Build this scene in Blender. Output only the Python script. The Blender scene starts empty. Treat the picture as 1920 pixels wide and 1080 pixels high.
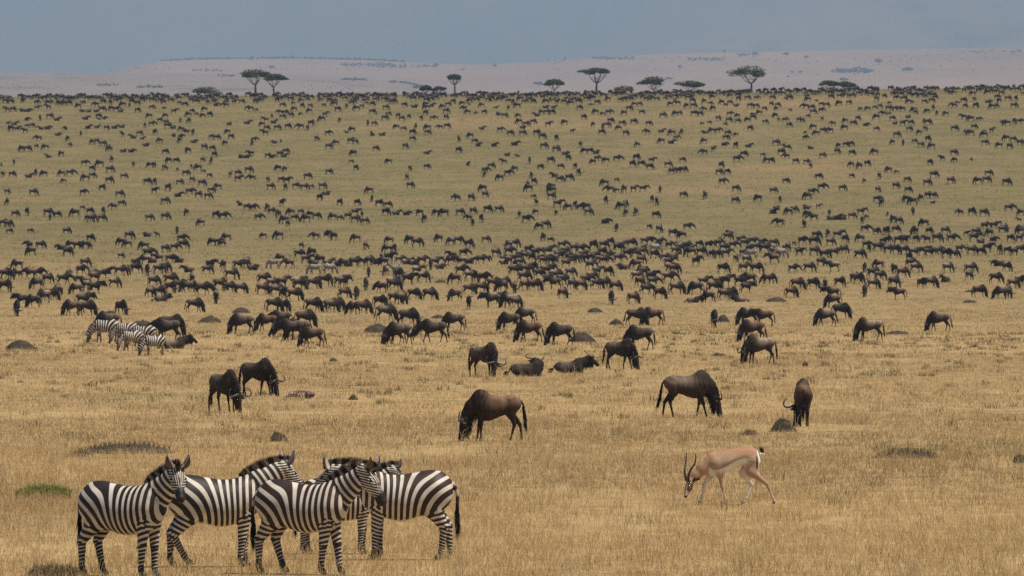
import bpy, math
import numpy as np
from mathutils import Vector
# ------------------------------------------------------------------ camera, sky, sun, exposure
SC = bpy.context.scene
C = SC.collection
FPX, EYE, HC = 12000.0, 430.0, 4.74            # focal length in photo pixels, row of the eye level, eye height over z=0
cam_d = bpy.data.cameras.new('camera'); cam = bpy.data.objects.new('camera', cam_d); C.objects.link(cam); SC.camera = cam
cam_d.sensor_fit = 'HORIZONTAL'; cam_d.sensor_width = 36.0; cam_d.lens = 36.0 * FPX / 1920.0
cam_d.shift_y = (EYE - 540.0) / 1920.0
cam_d.clip_start = 1.0; cam_d.clip_end = 60000.0
cam_d.dof.use_dof = True; cam_d.dof.focus_distance = 120.0; cam_d.dof.aperture_fstop = 11.0
cam.location = (0, 0, HC); cam.rotation_euler = (math.radians(90), 0, 0)
SUN_DIR = Vector((0.40, -0.10, 0.91)).normalized()
SUN_EL = math.asin(SUN_DIR.z); SUN_AZ = math.atan2(SUN_DIR.x, SUN_DIR.y)
world = bpy.data.worlds.new('World'); SC.world = world; world.use_nodes = True
wn = world.node_tree.nodes; wl = world.node_tree.links; wn.clear()
sky_n = wn.new('ShaderNodeTexSky'); sky_n.sky_type = 'NISHITA'; sky_n.sun_disc = False
sky_n.sun_elevation = SUN_EL; sky_n.sun_rotation = SUN_AZ; sky_n.altitude = 1500; sky_n.dust_density = 2.0
bg = wn.new('ShaderNodeBackground'); bg.inputs['Strength'].default_value = 0.06
wo = wn.new('ShaderNodeOutputWorld'); wl.new(sky_n.outputs[0], bg.inputs[0]); wl.new(bg.outputs[0], wo.inputs[0])
sun_d = bpy.data.lights.new('sun', 'SUN'); sun_d.energy = 5.0; sun_d.angle = math.radians(0.6); sun_d.color = (1.0, 0.91, 0.77)
sun = bpy.data.objects.new('sun', sun_d); C.objects.link(sun); sun.location = (40, 40, 900)
sun.rotation_euler = SUN_DIR.to_track_quat('Z', 'Y').to_euler()
SC.view_settings.view_transform = 'Standard'; SC.view_settings.look = 'None'; SC.view_settings.gamma = 1.0
SC.view_settings.use_curve_mapping = False; SC.view_settings.exposure = 0.14
SC.cycles.use_denoising = False; SC.cycles.volume_bounces = 0; SC.cycles.max_bounces = 6
# ------------------------------------------------------------------ mesh helpers
def V(*a): return np.array(a, dtype=float)
def mesh_np(name, verts, faces, cols=None, fl=None, smooth=True):
    """verts (n,3), faces (m,3) or (m,4) or list of both kinds; cols (n,3|4) -> point attribute col; fl dict of float attributes"""
    me = bpy.data.meshes.new(name)
    verts = np.asarray(verts, np.float32)
    flist = [np.asarray(f, np.int32) for f in (faces if isinstance(faces, list) else [faces]) if len(f)]
    me.vertices.add(len(verts)); me.vertices.foreach_set('co', verts.ravel())
    nl = sum(f.size for f in flist); nf = sum(len(f) for f in flist)
    me.loops.add(nl); me.loops.foreach_set('vertex_index', np.concatenate([f.ravel() for f in flist]))
    me.polygons.add(nf)
    tot = np.concatenate([np.full(len(f), f.shape[1], np.int32) for f in flist])
    st = np.concatenate([[0], np.cumsum(tot)[:-1]]).astype(np.int32)
    me.polygons.foreach_set('loop_start', st)
    me.update(calc_edges=True)
    me.polygons.foreach_set('use_smooth', np.full(nf, smooth, bool))
    if cols is not None:
        c = np.ones((len(verts), 4), np.float32); cols = np.asarray(cols); c[:, :cols.shape[1]] = cols
        a = me.attributes.new('col', 'FLOAT_COLOR', 'POINT'); a.data.foreach_set('color', c.ravel())
    for k, v in (fl or {}).items():
        a = me.attributes.new(k, 'FLOAT', 'POINT'); a.data.foreach_set('value', np.asarray(v, np.float32))
    me.validate(); me.update()
    return me
def link(name, me, mat=None, parent=None, loc=None):
    o = bpy.data.objects.new(name, me)
    C.objects.link(o)
    if mat is not None and me is not None and not me.materials: me.materials.append(mat)
    if parent is not None: o.parent = parent
    if loc is not None: o.location = loc
    return o
def tag(o, label=None, cat=None, group=None, kind=None):
    if label: o['label'] = label
    if cat: o['category'] = cat
    if group: o['group'] = group
    if kind: o['kind'] = kind
    return o
class Geo:
    """collects triangles/quads with vertex colours for ONE part"""
    def __init__(s): s.v = []; s.q = []; s.t = []; s.c = []; s.n = 0
    def add(s, v, q=None, t=None, c=(1, 1, 1)):
        v = np.asarray(v, float); c = np.asarray(c, float)
        s.v.append(v); s.c.append(np.broadcast_to(c, (len(v), 3)) if c.ndim == 1 else c)
        if q is not None and len(q): s.q.append(np.asarray(q) + s.n)
        if t is not None and len(t): s.t.append(np.asarray(t) + s.n)
        s.n += len(v)
    def mesh(s, name, smooth=True):
        return mesh_np(name, np.concatenate(s.v), [np.concatenate(a) for a in (s.q, s.t) if a], np.concatenate(s.c), smooth=smooth)
    def tube(s, pts, rad, seg=8, c=(1, 1, 1), lat=None, caps=True):
        pts = np.asarray(pts, float); n = len(pts); rad = np.broadcast_to(np.asarray(rad, float), (n,))
        tg = np.gradient(pts, axis=0); tg /= np.linalg.norm(tg, axis=1)[:, None] + 1e-9
        ref = V(0, 1, 0) if abs(tg[:, 1]).max() < .9 else V(1, 0, 0.2)
        vs = []
        for i in range(n):
            u = np.cross(ref, tg[i]); u /= np.linalg.norm(u) + 1e-9; w = np.cross(tg[i], u)
            a = np.linspace(0, 2 * np.pi, seg, endpoint=False)
            vs.append(pts[i] + rad[i] * (np.cos(a)[:, None] * u + np.sin(a)[:, None] * w))
        v = np.concatenate(vs); q = []
        for i in range(n - 1):
            for k in range(seg):
                q.append((i * seg + k, i * seg + (k + 1) % seg, (i + 1) * seg + (k + 1) % seg, (i + 1) * seg + k))
        t = []
        if caps:
            v = np.concatenate([v, pts[:1], pts[-1:]])
            for k in range(seg):
                t.append((n * seg, (k + 1) % seg, k)); t.append((n * seg + 1, (n - 1) * seg + k, (n - 1) * seg + (k + 1) % seg))
        c = np.asarray(c, float)
        if c.ndim == 2:
            c = np.concatenate([np.repeat(c, seg, 0)] + ([c[:1], c[-1:]] if caps else []))
        s.add(v, q, t, c)
    def strands(s, roots, tips, w, c0, c1=None, bend=None, rng=None):
        """thin tapering hair blades from roots to tips (n,3); bend = mid point offset (n,3)"""
        roots = np.asarray(roots, float); tips = np.asarray(tips, float); n = len(roots)
        d = tips - roots; a = rng.uniform(0, 2 * np.pi, n)
        u = np.stack([np.cos(a), np.sin(a), np.zeros(n)], 1)
        u = np.cross(d, u); u /= np.linalg.norm(u, axis=1)[:, None] + 1e-9
        w = np.broadcast_to(np.asarray(w, float), (n,))[:, None]
        mid = roots + d * .55 + (0 if bend is None else bend)
        v = np.stack([roots - u * w, roots + u * w, mid - u * w * .8, mid + u * w * .8, tips], 1).reshape(-1, 3)
        b = np.arange(n)[:, None] * 5
        c0 = np.broadcast_to(c0, (n, 3)); c1 = c0 if c1 is None else np.broadcast_to(c1, (n, 3))
        cc = np.stack([c0, c0, (c0 + c1) / 2, (c0 + c1) / 2, c1], 1).reshape(-1, 3)
        s.add(v, b + np.array([[0, 1, 3, 2]]), b + np.array([[2, 3, 4]]), cc)
def spline(P, n):
    """Catmull-Rom through the rows of P, n samples"""
    P = np.asarray(P, float); m = len(P)
    Q = np.vstack([2 * P[0] - P[1], P, 2 * P[-1] - P[-2]])
    t = np.linspace(0, m - 1, n); i = np.minimum(t.astype(int), m - 2); f = (t - i)[:, None]
    p0, p1, p2, p3 = Q[i], Q[i + 1], Q[i + 2], Q[i + 3]
    return .5 * (2 * p1 + (p2 - p0) * f + (2 * p0 - 5 * p1 + 4 * p2 - p3) * f ** 2 + (3 * p1 - p0 - 3 * p2 + p3) * f ** 3)
def sstep(a, b, x):
    t = np.clip((x - a) / (b - a), 0, 1); return t * t * (3 - 2 * t)
def wob(p, seed, f):
    """smooth pseudo noise in [-1,1] at points p, base frequency f"""
    r = np.random.default_rng(seed); o = 0
    for k in range(5):
        d = r.normal(size=3); d /= np.linalg.norm(d)
        o = o + np.sin((p @ d) * f * r.uniform(.7, 1.9) + r.uniform(0, 6.28)) / 2.6
    return o
# ------------------------------------------------------------------ smooth bodies: blended bones -> one closed surface
class Body:
    def __init__(s): s.p = []
    def bone(s, A, B, ra, rb, w=1., L=(0, 1, 0), reg='x', k=.03, **kw):
        L = np.asarray(L, float); L = L / np.linalg.norm(L)
        s.p.append(dict(t=0, A=np.asarray(A, float), B=np.asarray(B, float), ra=ra, rb=rb, w=w, L=L, reg=reg, k=k, **kw))
    def trunk(s, tab, reg='torso', k=.05, off=(0, 0, 0), rot=0.):
        """tab rows: x, top, bottom, half width"""
        T = spline(np.asarray(tab, float), 90); T = T[np.argsort(T[:, 0])]
        s.p.append(dict(t=1, T=T, reg=reg, k=k, off=np.asarray(off, float), rot=rot))
    def dist(s, q, P):
        if q['t'] == 0:
            A, B = q['A'], q['B']; d = B - A; L = q['L']; iw = 1 / q['w'] - 1
            r = P - A; r = r + iw * (r @ L)[..., None] * L
            dd = d + iw * (d @ L) * L
            t = np.clip((r @ dd) / (dd @ dd + 1e-12), 0, 1)
            return np.linalg.norm(r - t[..., None] * dd, axis=-1) - (q['ra'] + (q['rb'] - q['ra']) * t)
        P = P - q['off']; T = q['T']; x = P[..., 0]
        if q['rot']:
            c, sn = math.cos(q['rot']), math.sin(q['rot']); y0 = P[..., 1]; z0 = P[..., 2]
            y = c * y0 + sn * (z0 - .6); z = -sn * y0 + c * (z0 - .6) + .6
        else: y = P[..., 1]; z = P[..., 2]
        xc = np.clip(x, T[0, 0], T[-1, 0])
        top = np.interp(xc, T[:, 0], T[:, 1]); bot = np.interp(xc, T[:, 0], T[:, 2]); hw = np.interp(xc, T[:, 0], T[:, 3])
        rz = np.maximum((top - bot) / 2, .01); hw = np.maximum(hw, .01)
        zz = (z - (top + bot) / 2) / rz
        hw = hw * (1 - .12 * np.clip(zz, -1, 1) ** 1)                 # a little wider below the middle
        d = (np.sqrt(zz ** 2 + (y / hw) ** 2) - 1) * np.minimum(rz, hw)
        return np.maximum(d, 0) + np.abs(x - xc) + np.minimum(d, 0) if True else d
    def bounds(s, q):
        if q['t'] == 0:
            m = np.maximum(q['ra'], q['rb']) * max(1, q['w'])
            return np.minimum(q['A'], q['B']) - m, np.maximum(q['A'], q['B']) + m
        T = q['T']; w = T[:, 3].max() * 1.15 + (.25 if q['rot'] else 0)
        return V(T[0, 0], -w, T[:, 2].min()) + q['off'], V(T[-1, 0], w, T[:, 1].max()) + q['off']
    def surface(s, h):
        bb = [s.bounds(q) for q in s.p]
        lo = np.min([b[0] for b in bb], 0) - 3 * h - .03; hi = np.max([b[1] for b in bb], 0) + 3 * h + .03
        n = np.ceil((hi - lo) / h).astype(int) + 1
        ax = [lo[i] + h * np.arange(n[i]) for i in range(3)]
        F = np.full(n, .5, np.float32)
        for q, (b0, b1) in zip(s.p, bb):
            m = q['k'] + 2 * h + .02
            i0 = np.maximum(((b0 - m - lo) / h).astype(int), 0); i1 = np.minimum(((b1 + m - lo) / h).astype(int) + 2, n)
            sl = tuple(slice(a, b) for a, b in zip(i0, i1))
            P = np.stack(np.meshgrid(*[ax[i][sl[i]] for i in range(3)], indexing='ij'), -1)
            d = s.dist(q, P); a = F[sl]; k = q['k']
            hh = np.maximum(k - np.abs(a - d), 0) / k
            F[sl] = np.minimum(a, d) - hh * hh * k * .25
        return nets(F, lo, h)
    def weights(s, P, kap=.012):
        D = np.stack([s.dist(q, P) for q in s.p], 1)
        W = np.exp(-np.clip((D - D.min(1, keepdims=True)) / kap, 0, 40))
        return W / W.sum(1, keepdims=True), D
def nets(F, lo, h):
    """naive surface nets"""
    S = F < 0; nx, ny, nz = F.shape
    c = [S[i:nx - 1 + i, j:ny - 1 + j, k:nz - 1 + k] for i in (0, 1) for j in (0, 1) for k in (0, 1)]
    cnt = sum(x.astype(np.int8) for x in c); act = (cnt > 0) & (cnt < 8)
    I = np.argwhere(act); idx = np.full(act.shape, -1, np.int64); idx[act] = np.arange(len(I))
    acc = np.zeros((len(I), 3)); num = np.zeros(len(I))
    corner = [(i, j, k) for i in (0, 1) for j in (0, 1) for k in (0, 1)]
    for a in range(8):
        for b in range(a + 1, 8):
            A, B = corner[a], corner[b]
            if sum(abs(x - y) for x, y in zip(A, B)) != 1: continue
            fa = F[I[:, 0] + A[0], I[:, 1] + A[1], I[:, 2] + A[2]]; fb = F[I[:, 0] + B[0], I[:, 1] + B[1], I[:, 2] + B[2]]
            m = (fa < 0) != (fb < 0); t = np.where(m, fa / np.where(m, fa - fb, 1), 0)
            acc += m[:, None] * (np.array(A) + t[:, None] * (np.array(B) - np.array(A))); num += m
    P = lo + h * (I + acc / num[:, None])
    quads = []
    for axis in range(3):
        u, v = [(1, 2), (2, 0), (0, 1)][axis]
        sl0 = [slice(None)] * 3; sl1 = [slice(None)] * 3; sl0[axis] = slice(0, -1); sl1[axis] = slice(1, None)
        e = S[tuple(sl0)] != S[tuple(sl1)]; E = np.argwhere(e)
        E = E[(E[:, u] > 0) & (E[:, v] > 0) & (E[:, u] < F.shape[u] - 1) & (E[:, v] < F.shape[v] - 1)]
        def at(du, dv):
            q = E.copy(); q[:, u] -= du; q[:, v] -= dv; return idx[q[:, 0], q[:, 1], q[:, 2]]
        q = np.stack([at(1, 1), at(0, 1), at(0, 0), at(1, 0)], 1)
        ins = S[E[:, 0], E[:, 1], E[:, 2]]
        q[~ins] = q[~ins][:, ::-1]; quads.append(q)
    return P, np.concatenate(quads)
def rotz(p, a, c=(0, 0, 0)):
    p = np.asarray(p, float); c = np.asarray(c, float); r = p - c
    return np.stack([r[..., 0] * math.cos(a) - r[..., 1] * math.sin(a), r[..., 0] * math.sin(a) + r[..., 1] * math.cos(a), r[..., 2]], -1) + c
def leaf_ear(base, d, face, ln, wd, c_out, c_in):
    """cupped leaf-shaped ear: base point, direction, facing normal"""
    d = np.asarray(d, float); d /= np.linalg.norm(d); f = np.asarray(face, float); f = f - (f @ d) * d; f /= np.linalg.norm(f); u = np.cross(d, f)
    t = np.linspace(0, 1, 7); w = wd * np.array([.55, .85, 1., .95, .75, .42, .03]); g = Geo(); vs = []; cc = []
    for side, off, col in ((0, 0, c_in), (1, -.008, c_out)):
        for i in range(7):
            for a in (-1, -.5, 0, .5, 1):
                cup = (a * a) * w[i] * .55
                vs.append(np.asarray(base) + d * t[i] * ln + u * a * w[i] * .5 + f * (cup + off - (.012 if side else 0) * (1 - abs(a))))
                tipd = sstep(.75, 1, t[i]); cc.append(np.asarray(col) * (1 - .7 * tipd * (side == 1)))
    q = []
    for side in (0, 1):
        o = side * 35
        for i in range(6):
            for k in range(4):
                a = (o + i * 5 + k, o + i * 5 + k + 1, o + i * 5 + 5 + k + 1, o + i * 5 + 5 + k)
                q.append(a if side == 0 else a[::-1])
    for i in range(6):
        for k in (0, 4):
            a = (i * 5 + k, 35 + i * 5 + k, 35 + i * 5 + 5 + k, i * 5 + 5 + k); q.append(a if k == 0 else a[::-1])
    g.add(vs, q, None, cc); return g
# ------------------------------------------------------------------ coat materials
def nt(name):
    m = bpy.data.materials.new(name); m.use_nodes = True; t = m.node_tree; t.nodes.clear()
    o = t.nodes.new('ShaderNodeOutputMaterial'); b = t.nodes.new('ShaderNodeBsdfPrincipled'); t.links.new(b.outputs[0], o.inputs[0])
    return m, t, b
def node(t, kind, **kw):
    n = t.nodes.new(kind)
    for k, v in kw.items():
        if k == 'inp':
            for i, x in v.items():
                n.inputs[i].default_value = x
        else: setattr(n, k, v)
    return n
def mixc(t, fac, a, b, mode='MIX'):
    n = t.nodes.new('ShaderNodeMix'); n.data_type = 'RGBA'; n.blend_type = mode
    for i, v in ((0, fac), (6, a), (7, b)):
        if isinstance(v, bpy.types.NodeSocket): t.links.new(v, n.inputs[i])
        elif isinstance(v, (int, float)): n.inputs[i].default_value = v if i == 0 else (v, v, v, 1)
        else: n.inputs[i].default_value = (*v, 1)
    return n.outputs[2]
def ramp(t, fac, stops, interp='LINEAR'):
    n = t.nodes.new('ShaderNodeValToRGB'); n.color_ramp.interpolation = interp; e = n.color_ramp.elements
    while len(e) < len(stops): e.new(.5)
    for x, (p, c) in zip(e, stops):
        x.position = p; x.color = (c, c, c, 1) if isinstance(c, (int, float)) else (*c, 1)
    if fac is not None: t.links.new(fac, n.inputs[0])
    return n.outputs[0]
def noise(t, scale, detail=3, rough=.6, vec=None, dist=0.):
    n = node(t, 'ShaderNodeTexNoise', inp={'Scale': scale, 'Detail': detail, 'Roughness': rough, 'Distortion': dist})
    if vec is not None: t.links.new(vec, n.inputs['Vector'])
    return n.outputs['Fac']
def mapping(t, scale, src='Object'):
    tc = node(t, 'ShaderNodeTexCoord'); m = node(t, 'ShaderNodeMapping', inp={'Scale': scale}); t.links.new(tc.outputs[src], m.inputs[0]); return m.outputs[0]
def bump(t, b, h, strength, dist):
    n = node(t, 'ShaderNodeBump', inp={'Strength': strength, 'Distance': dist}); t.links.new(h, n.inputs['Height']); t.links.new(n.outputs[0], b.inputs['Normal'])
def coat(name, vary=.25, rough=.62, gloss=.35, sheen=.0):
    """fur: colour from the mesh attribute col, broken up by fine hair noise"""
    m, t, b = nt(name); a = node(t, 'ShaderNodeAttribute', attribute_name='col')
    hair = noise(t, 11, 5, .7, mapping(t, (1, 1, .3))); blot = noise(t, 3.2, 3, .6)
    c = mixc(t, 1., a.outputs['Color'], ramp(t, hair, [(.25, 1 - vary), (.75, 1 + vary)]), 'MULTIPLY')
    c = mixc(t, 1., c, ramp(t, blot, [(.3, 1 - vary * .7), (.7, 1 + vary * .7)]), 'MULTIPLY')
    t.links.new(c, b.inputs['Base Color']); b.inputs['Roughness'].default_value = rough; b.inputs['Specular IOR Level'].default_value = gloss
    if sheen: b.inputs['Sheen Weight'].default_value = sheen; b.inputs['Sheen Roughness'].default_value = .4
    bump(t, b, noise(t, 26, 4, .75, mapping(t, (1, 1, .22))), .55, .02)
    return m
def zebra_coat(name, black):
    m, t, b = nt(name); a = node(t, 'ShaderNodeAttribute', attribute_name='col'); s = node(t, 'ShaderNodeAttribute', attribute_name='stripe'); ov = node(t, 'ShaderNodeAttribute', attribute_name='dark')
    ad = node(t, 'ShaderNodeMath', operation='MULTIPLY_ADD', inp={1: .5, 2: .5}); t.links.new(s.outputs['Fac'], ad.inputs[0])
    f = ramp(t, ad.outputs[0], [(.36, 0.), (.47, 1.)], 'EASE')
    dust = noise(t, 5, 5, .65)
    wh = mixc(t, ramp(t, dust, [(.3, 0.), (.75, 1.)]), (.72, .67, .60), (.48, .42, .345))
    bl = mixc(t, ramp(t, noise(t, 3, 3), [(.35, 0.), (.7, 1.)]), black, tuple(x * 1.7 + .003 for x in black))
    c = mixc(t, ov.outputs['Fac'], mixc(t, f, wh, bl), a.outputs['Color'])
    t.links.new(c, b.inputs['Base Color']); b.inputs['Roughness'].default_value = .55; b.inputs['Specular IOR Level'].default_value = .3
    bump(t, b, noise(t, 60, 3, .7), .2, .008)
    return m
# ------------------------------------------------------------------ lie of the land: photo row -> pixels per metre -> distance and height
_ROWS = np.array([1120, 1070, 945, 825, 780, 740, 690, 640, 585, 550, 520, 470, 390, 300, 240, 200, 190, 183, 179, 177.])
_PXM = np.array([148, 135, 104, 73, 63, 54, 42, 31.5, 22, 19, 17, 14.2, 12, 10.2, 9.25, 8.65, 8.5, 8.2, 7.9, 7.5])
def _pchip(x, y, q):
    h = np.diff(x); dl = np.diff(y) / h; d = np.zeros_like(y)
    for i in range(1, len(x) - 1):
        if dl[i - 1] * dl[i] > 0:
            w1, w2 = 2 * h[i] + h[i - 1], h[i] + 2 * h[i - 1]; d[i] = (w1 + w2) / (w1 / dl[i - 1] + w2 / dl[i])
    d[0], d[-1] = dl[0], dl[-1]
    i = np.clip(np.searchsorted(x, q) - 1, 0, len(x) - 2); t = (q - x[i]) / h[i]
    return (y[i] * (1 + 2 * t) * (1 - t) ** 2 + d[i] * h[i] * t * (1 - t) ** 2 + y[i + 1] * t * t * (3 - 2 * t) + d[i + 1] * h[i] * t * t * (t - 1))
ROWQ = np.linspace(177, 1120, 1500)
PXQ = np.exp(_pchip(_ROWS[::-1].copy(), np.log(_PXM[::-1]), ROWQ))
DQ = (FPX / PXQ)[::-1].copy(); RQ = ROWQ[::-1].copy()                    # distance ascending
ZQ = HC - (RQ - EYE) / FPX * DQ
D_CREST = DQ[-1]
_bd = D_CREST + np.array([30, 70, 130, 260, 600, 1200, 2200, 40000.]); _bz = ZQ[-1] + np.array([.5, .2, -1.6, -8, -26, -45, -50, -50.])
def z_base(d):
    d = np.asarray(d, float); s0 = (ZQ[1] - ZQ[0]) / (DQ[1] - DQ[0])
    z = np.interp(d, np.concatenate([DQ, _bd]), np.concatenate([ZQ, _bz]))
    return np.where(d < DQ[0], ZQ[0] + (np.maximum(d, 0) - DQ[0]) * s0, z)
def crest_shift(px):                                                    # the far crest climbs to the right
    return np.interp(px, [-900, 0, 400, 960, 1400, 1900, 2800], [9, 5, 3, 0, -4, -13, -22])
def w_far(d): return np.clip((np.asarray(d, float) - 650) / 850, 0, 1) ** 1.3
def lumps(X, Y): return .06 * np.sin(X * .05 + 1) * np.sin(Y * .031 + 2) + .05 * np.sin(X * .013 + Y * .021) 
def ground_z(X, Y):
    X = np.asarray(X, float); Y = np.asarray(Y, float); d = np.maximum(Y, 30.)
    sh = crest_shift(960 + X * FPX / d) * w_far(d) * np.where(d > D_CREST, np.exp(-(d - D_CREST) / 900), 1)
    return z_base(Y) - sh / FPX * d + lumps(X, Y) * np.clip((Y - 60) / 200, .15, 1)
def at(x, y):
    """photo pixel of a foot point -> world point on the ground"""
    lo, hi = DQ[0] - 20, D_CREST + 25
    ds = np.linspace(lo, hi, 4000); X = (x - 960) / FPX * ds; rows = EYE + (HC - ground_z(X, ds)) * FPX / ds
    below = np.nonzero(rows <= y)[0]
    d = ds[below[0]] if len(below) else D_CREST
    X = (x - 960) / FPX * d
    return Vector((X, d, float(ground_z(X, d))))
# ------------------------------------------------------------------ ground sheet
def grid_mesh(name, X, Y, Z):
    n, m = X.shape; idx = np.arange(n * m).reshape(n, m)
    q = np.stack([idx[:-1, :-1], idx[:-1, 1:], idx[1:, 1:], idx[1:, :-1]], -1).reshape(-1, 4)
    return mesh_np(name, np.stack([X, Y, Z], -1).reshape(-1, 3), q)
def grass_colour(t, pos):
    """straw ground: colour follows the place (drier near, greener on the far slope) and patchy noise"""
    sep = node(t, 'ShaderNodeSeparateXYZ'); t.links.new(pos, sep.inputs[0])
    far = node(t, 'ShaderNodeMapRange', inp={1: 380., 2: 900.}); t.links.new(sep.outputs[1], far.inputs[0])
    big = noise(t, .012, 4, .6, pos); med = noise(t, .07, 4, .65, pos)
    straw = mixc(t, ramp(t, med, [(.3, 0.), (.7, 1.)]), (.34, .235, .112), (.42, .30, .15))
    olive = mixc(t, ramp(t, med, [(.35, 0.), (.7, 1.)]), (.155, .127, .058), (.215, .17, .08))
    dry = mixc(t, ramp(t, big, [(.53, 0.), (.66, 1.)]), olive, (.235, .17, .085))
    return mixc(t, far.outputs[0], straw, dry)
def ground_mat():
    m, t, b = nt('savanna_ground')
    g = node(t, 'ShaderNodeNewGeometry'); pos = g.outputs['Position']
    c = grass_colour(t, pos)
    fine = noise(t, 1.7, 5, .7, pos); tuft = noise(t, .45, 5, .75, pos)
    c = mixc(t, 1., c, ramp(t, fine, [(.25, .72), (.75, 1.25)]), 'MULTIPLY')
    c = mixc(t, 1., c, ramp(t, tuft, [(.3, .72), (.5, 1.), (.75, 1.2)]), 'MULTIPLY')
    green = noise(t, .03, 5, .7, pos); c = mixc(t, ramp(t, green, [(.60, 0.), (.72, .6)]), c, (.13, .13, .05))
    bare = noise(t, .055, 5, .75, pos); c = mixc(t, ramp(t, bare, [(.66, 0.), (.73, .75)]), c, (.12, .09, .06))
    t.links.new(c, b.inputs['Base Color']); b.inputs['Roughness'].default_value = .95; b.inputs['Specular IOR Level'].default_value = .05
    bump(t, b, fine, .6, .25)
    return m
M_GROUND = ground_mat()
def build_ground():
    ys = np.unique(np.concatenate([np.array([-400, -200, -60, 0, 30, 50.]), np.arange(60, 300, 3.), np.arange(300, 1750, 8.), np.geomspace(1750, 26000, 40)]))
    u = np.linspace(-1, 1, 181); u = .55 * u + .45 * u ** 3
    Y, U = np.meshgrid(ys, u, indexing='ij'); X = U * (160 + .42 * np.maximum(Y, 0))
    o = link('ground', grid_mesh('ground', X, Y, ground_z(X, Y)), M_GROUND); tag(o, 'dry straw coloured savanna plain rising to a far crest', None, None, 'structure')
build_ground()
# ------------------------------------------------------------------ far country beyond the crest
def hill_mat(name, c1, c2, sc, dark=None, dk=(.55, .7)):
    m, t, b = nt(name); g = node(t, 'ShaderNodeNewGeometry'); pos = g.outputs['Position']
    mp = node(t, 'ShaderNodeMapping', inp={'Scale': (1, .28, 1)}); t.links.new(pos, mp.inputs[0])
    c = mixc(t, ramp(t, noise(t, sc, 5, .65, mp.outputs[0]), [(.3, 0.), (.7, 1.)]), c1, c2)
    if dark: c = mixc(t, ramp(t, noise(t, sc * 2.3, 5, .7, mp.outputs[0]), [(dk[0], 0.), (dk[1], .8)]), c, dark)
    t.links.new(c, b.inputs['Base Color']); b.inputs['Roughness'].default_value = 1.; b.inputs['Specular IOR Level'].default_value = 0.
    return m
def hill(name, label, d0, d1, base, crest, mat, rough=1.5, seed=0, prof=1.0, back=900., n=420):
    """rising ground from d0 (at row base) to its skyline d1 (row crest(px)), then falling away behind"""
    px = np.linspace(-1000, 2920, n); t = np.linspace(0, 1, 34); cr = crest(px)
    rows = []; ds = []
    r = np.random.default_rng(seed); ph = r.uniform(0, 6.28, 12)
    for k in t:
        d = d0 + (d1 - d0) * k; g = k ** prof
        nz = sum(np.sin(px * .004 * (i + 1) * 1.7 + ph[i] + k * (3 + i)) / (i + 1.5) for i in range(8)) * rough * math.sin(math.pi * min(1, k * 1.02)) ** .6
        rows.append(base + (cr - base) * g + nz); ds.append(np.full(n, d))
    D = np.array(ds); R = np.array(rows); X = (px[None] - 960) / FPX * D; Z = HC - (R - EYE) / FPX * D
    low = np.full((1, n), -70.)
    X = np.vstack([X[:1], X, X[-1:] * (1 + back * .4 / d1), X[-1:] * (1 + back / d1)]); D = np.vstack([D[:1] - 60, D, D[-1:] + back * .4, D[-1:] + back]); Z = np.vstack([low, Z, Z[-1:] * .8 - 10, low])
    o = link(name, grid_mesh(name, X, D, Z), mat); tag(o, label, None, None, 'structure'); return (px, d0, d1, base, crest, prof, Z)
cr_plain = lambda p: np.interp(p, [-1000, 0, 200, 380, 560, 700, 760, 850, 960, 2920], [132, 136, 137, 139, 141, 149, 156, 172, 185, 196])
cr_hill = lambda p: np.interp(p, [-1000, -300, 190, 215, 250, 300, 360, 540, 700, 800, 900, 1000, 1130, 1250, 1300, 1500, 1700, 1920, 2920], [170, 150, 139, 133, 124, 115, 111.5, 109, 113, 119, 121, 117, 107, 101, 99, 96, 92, 89, 80])
cr_scarp = lambda p: np.interp(p, [-1000, 0, 600, 1200, 1920, 2920], [-42, -50, -55, -60, -66, -70])
cr_spur = lambda p: np.interp(p, [-1000, 900, 1050, 1180, 1300, 1420, 1480, 1550, 1700, 1760, 1800, 1900, 2100, 2920], [170, 140, 118, 98, 70, 32, 10, -12, -30, -30, -34, -40, -50, -60])
M_HILL = hill_mat('tan_hill', (.25, .165, .112), (.325, .222, .15), .0022, (.20, .17, .12), (.56, .72))
M_PLAIN = hill_mat('cloud_shaded_plain', (.19, .15, .125), (.24, .19, .155), .003, (.12, .11, .09), (.56, .7))  # cloud shadow over the lowland, put into a greyer, darker ground colour
M_SCARP = hill_mat('scarp', (.13, .13, .09), (.20, .175, .12), .0012)
M_SPUR = hill_mat('spur', (.16, .15, .105), (.25, .20, .145), .0009, (.12, .12, .08), (.48, .62))
hill('plain', 'lowland plain tinted bluish grey for cloud shadow beyond the crest on the left', 6200, 8900, 196, cr_plain, M_PLAIN, .8, 1, .9)
hill('hill', 'pale tan hillside dotted with bushes under the hazy escarpment', 9700, 14200, 192, cr_hill, M_HILL, 1.2, 2, .85)
hill('spur', 'faint spur of the escarpment behind the tan hill', 17800, 20900, 150, cr_spur, M_SPUR, 4, 4, 1.)
hill('escarpment', 'blue hazy escarpment wall closing off the whole background', 21500, 23800, 165, cr_scarp, M_SCARP, 2, 3, 1.)
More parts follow.
